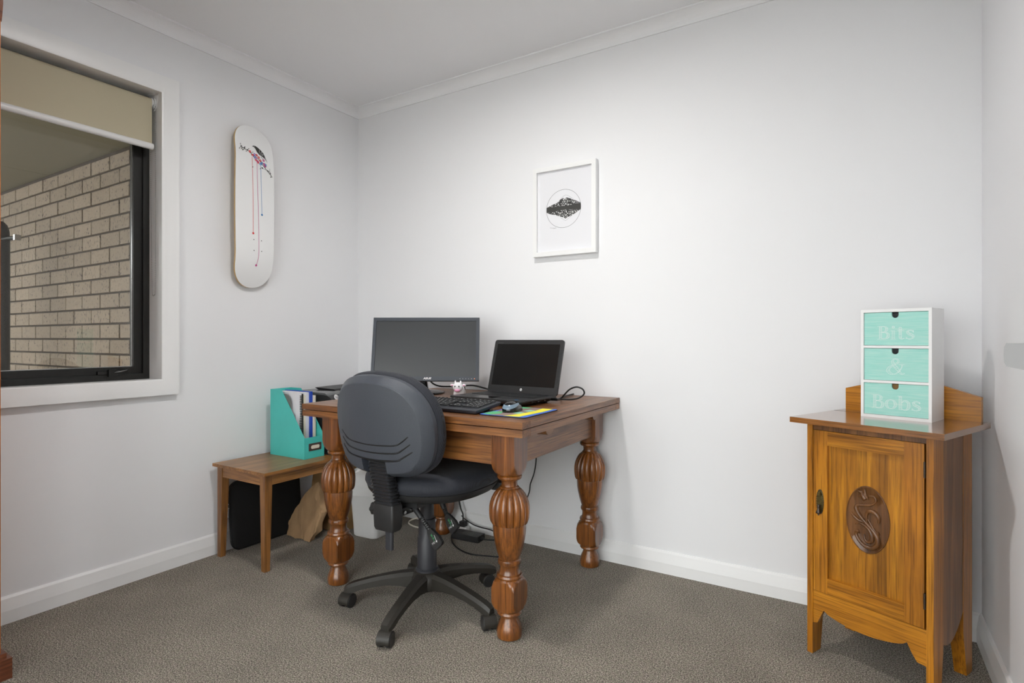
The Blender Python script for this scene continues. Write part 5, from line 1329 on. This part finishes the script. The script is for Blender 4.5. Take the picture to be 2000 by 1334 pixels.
def crumple(bm, amp, sc, seed):
    for v in bm.verts:
        p = v.co * sc + Vector((seed, seed * 2, seed * 3))
        n = noise.noise_vector(p); c = noise.cell(p * 0.7)
        v.co += Vector((n.x, n.y, n.z * 0.5)) * amp
def slab(poly, n, y0, y1):
    """a filled, subdivided outline in x-z with thickness"""
    b = BM(); prism(b, poly, y0, y1, 'xz')
    bmesh.ops.triangulate(b, faces=b.faces[:]); bmesh.ops.subdivide_edges(b, edges=b.edges[:], cuts=n, use_grid_fill=True)
    return b
b1 = thing('paper_bag', 'crumpled tan paper bag propped beside the black sleeve', 'paper bag', (0.070, -0.055, 0))
bm = slab([(0.018, 0.004), (0.07, 0.002), (0.13, 0.008), (0.20, 0.004), (0.235, 0.06), (0.258, 0.15), (0.225, 0.205), (0.175, 0.285), (0.14, 0.262), (0.095, 0.20), (0.045, 0.12), (0.022, 0.07)], 4, -0.525, -0.495)
for v in bm.verts: v.co.y += 0.22 * v.co.z; v.co.z = max(v.co.z, 0.003)
crumple(bm, 0.012, 17, 3.3); crumple(bm, 0.006, 40, 1.3)
for v in bm.verts: v.co.z = max(v.co.z, 0.002)
add('bag', bm, MT['kraft'], b1, smooth=22)
b2 = thing('paper_bag', 'upright brown paper bag behind the desk leg under the side table', 'paper bag', (0, 0, 0))
bm = BM(); loft(bm, [[(0.08 - e, -0.41 - e, z), (0.305 + e, -0.41 - e, z), (0.305 + e, -0.27, z), (0.08 - e, -0.27, z)] for z, e in ((0.003, 0.0), (0.06, 0.006), (0.12, 0.0), (0.2, 0.008), (0.28, -0.004), (0.355, -0.012))], cap=True)
bmesh.ops.triangulate(bm, faces=bm.faces[:]); bmesh.ops.subdivide_edges(bm, edges=bm.edges[:], cuts=3, use_grid_fill=True); crumple(bm, 0.012, 11, 7.1)
for v in bm.verts: v.co.z = min(max(v.co.z, 0.002), 0.368)
bag2 = add('bag', bm, MT['kraft_d'], b2, smooth=22)
bm = BM(); prism(bm, rrect(0.012, 0.028, 0.002, 2, 0.242, 0.235), -0.442, -0.4415, 'xz'); prism(bm, rrect(0.006, 0.012, 0.001, 2, 0.242, 0.235), -0.4426, -0.4421, 'xz', mi=1); add('printed_mark', bm, [MT['print_k'], MT['kraft']], bag2)

def soft_white():
    m, N, L, p = newmat('milky_plastic')
    p.inputs['Base Color'].default_value = lin(226, 226, 226); p.inputs['Roughness'].default_value = 0.35
    p.inputs['Subsurface Weight'].default_value = 0.3; p.inputs['Subsurface Radius'].default_value = (0.02, 0.02, 0.02); p.inputs['Subsurface Scale'].default_value = 0.4
    return m
mk('milky', soft_white())
bn = thing('waste_bin', 'white plastic bin with liner on the carpet under the desk', 'bin', (0.440, -0.300, 0), math.radians(4))
bm = BM(); loft(bm, [[(a, b, z) for a, b in rrect(w, w * 1.1, 0.028, 5)] for z, w in ((0.0, 0.150), (0.006, 0.158), (0.03, 0.160), (0.28, 0.186), (0.285, 0.192), (0.295, 0.192))]); add('tub', bm, MT['milky'], bn, smooth=35)
bm = BM(); n = 48
loft(bm, [[(a * (1 + 0.05 * math.sin(i * 1.7 + z * 40)), b * (1 + 0.05 * math.cos(i * 2.3 + z * 30)), z + 0.012 * math.sin(i * 1.1)) for i, (a, b) in enumerate(rrect(w, w * 1.1, 0.03, 5))] for z, w in ((0.215, 0.196), (0.26, 0.204), (0.305, 0.202), (0.325, 0.18), (0.345, 0.12), (0.35, 0.04))]); add('liner', bm, MT['milky'], bn, smooth=50)

ad = thing('power_adapter', 'black laptop power adapter lying on the carpet', 'power adapter', (0.920, -0.118, 0), math.radians(4))
bm = BM(); box(bm, -0.078, 0.078, -0.034, 0.034, 0.001, 0.031); add('case', bm, MT['black_pl'], ad, bevel=0.004)
bm = BM()
for k in range(5): ribbon(bm, [(-0.03, 0.02 - k * 0.009), (0.05 - 0.008 * (k % 3), 0.02 - k * 0.009)], 0.0028, lambda a, b: (a, b, 0.0314))
add('label_print', bm, MT['grey_card'], ad)
bm = BM(); tube(bm, [(0.076, 0.0, 0.016), (0.10, 0.0, 0.014)], [0.008, 0.004], 10); add('strain_relief', bm, MT['cable'], ad)

def cable(name, label, pts, r=0.003, mat='cable', k=8):
    bm = BM(); tube(bm, catmull(pts, k), r, 8); return tag(add(name, bm, MT[mat], smooth=60), label, 'cable')
cable('electrical_cable', 'black cord hanging down the wall behind the right desk leg', [(1.269, -0.03, 0.72), (1.272, -0.03, 0.55), (1.269, -0.03, 0.429), (1.257, -0.03, 0.36), (1.237, -0.03, 0.306), (1.231, -0.03, 0.267), (1.213, -0.03, 0.219), (1.18, -0.03, 0.12), (1.12, -0.05, 0.02), (1.06, -0.09, 0.012), (1.016, -0.113, 0.014)], 0.0032)
cable('electrical_cable', 'black cord looping over the carpet toward the front desk leg', [(0.842, -0.125, 0.016), (0.825, -0.13, 0.007), (0.85, -0.17, 0.006), (0.905, -0.225, 0.006), (0.985, -0.272, 0.006), (1.063, -0.288, 0.006), (1.15, -0.264, 0.006), (1.215, -0.235, 0.006)], 0.0034)
cable('electrical_cable', 'black cord rising from the white socket block up the wall', [(0.832, -0.045, 0.052), (0.828, -0.04, 0.09), (0.814, -0.04, 0.12), (0.803, -0.04, 0.17), (0.80, -0.035, 0.25), (0.805, -0.03, 0.45), (0.81, -0.03, 0.70)], 0.004)
cable('electrical_cable', 'thin black cord running along the baseboard to the right', [(0.822, -0.045, 0.085), (0.845, -0.04, 0.066), (0.898, -0.04, 0.047), (0.95, -0.04, 0.041), (1.011, -0.04, 0.038), (1.10, -0.05, 0.02), (1.16, -0.06, 0.006)], 0.003)
cable('extension_lead', 'white lead lying on the carpet behind the chair column', [(0.55, -0.03, 0.03), (0.49, -0.06, 0.012), (0.50, -0.10, 0.005), (0.575, -0.130, 0.005), (0.66, -0.12, 0.005), (0.70, -0.07, 0.005), (0.62, -0.055, 0.005), (0.60, -0.075, 0.006), (0.66, -0.085, 0.008), (0.76, -0.05, 0.006), (0.80, -0.045, 0.01)], 0.0042, 'cream')
pg = thing('socket_block', 'white power socket block on the carpet by the baseboard', 'power block', (0.838, -0.048, 0))
bm = BM(); prism(bm, rrect(0.062, 0.042, 0.010, 4), 0.001, 0.032, 'xy'); add('block', bm, MT['white_pl'], pg, bevel=0.003)
bm = BM(); box(bm, -0.018, 0.014, -0.015, 0.013, 0.032, 0.058); add('plug', bm, MT['black_pl'], pg, bevel=0.004)
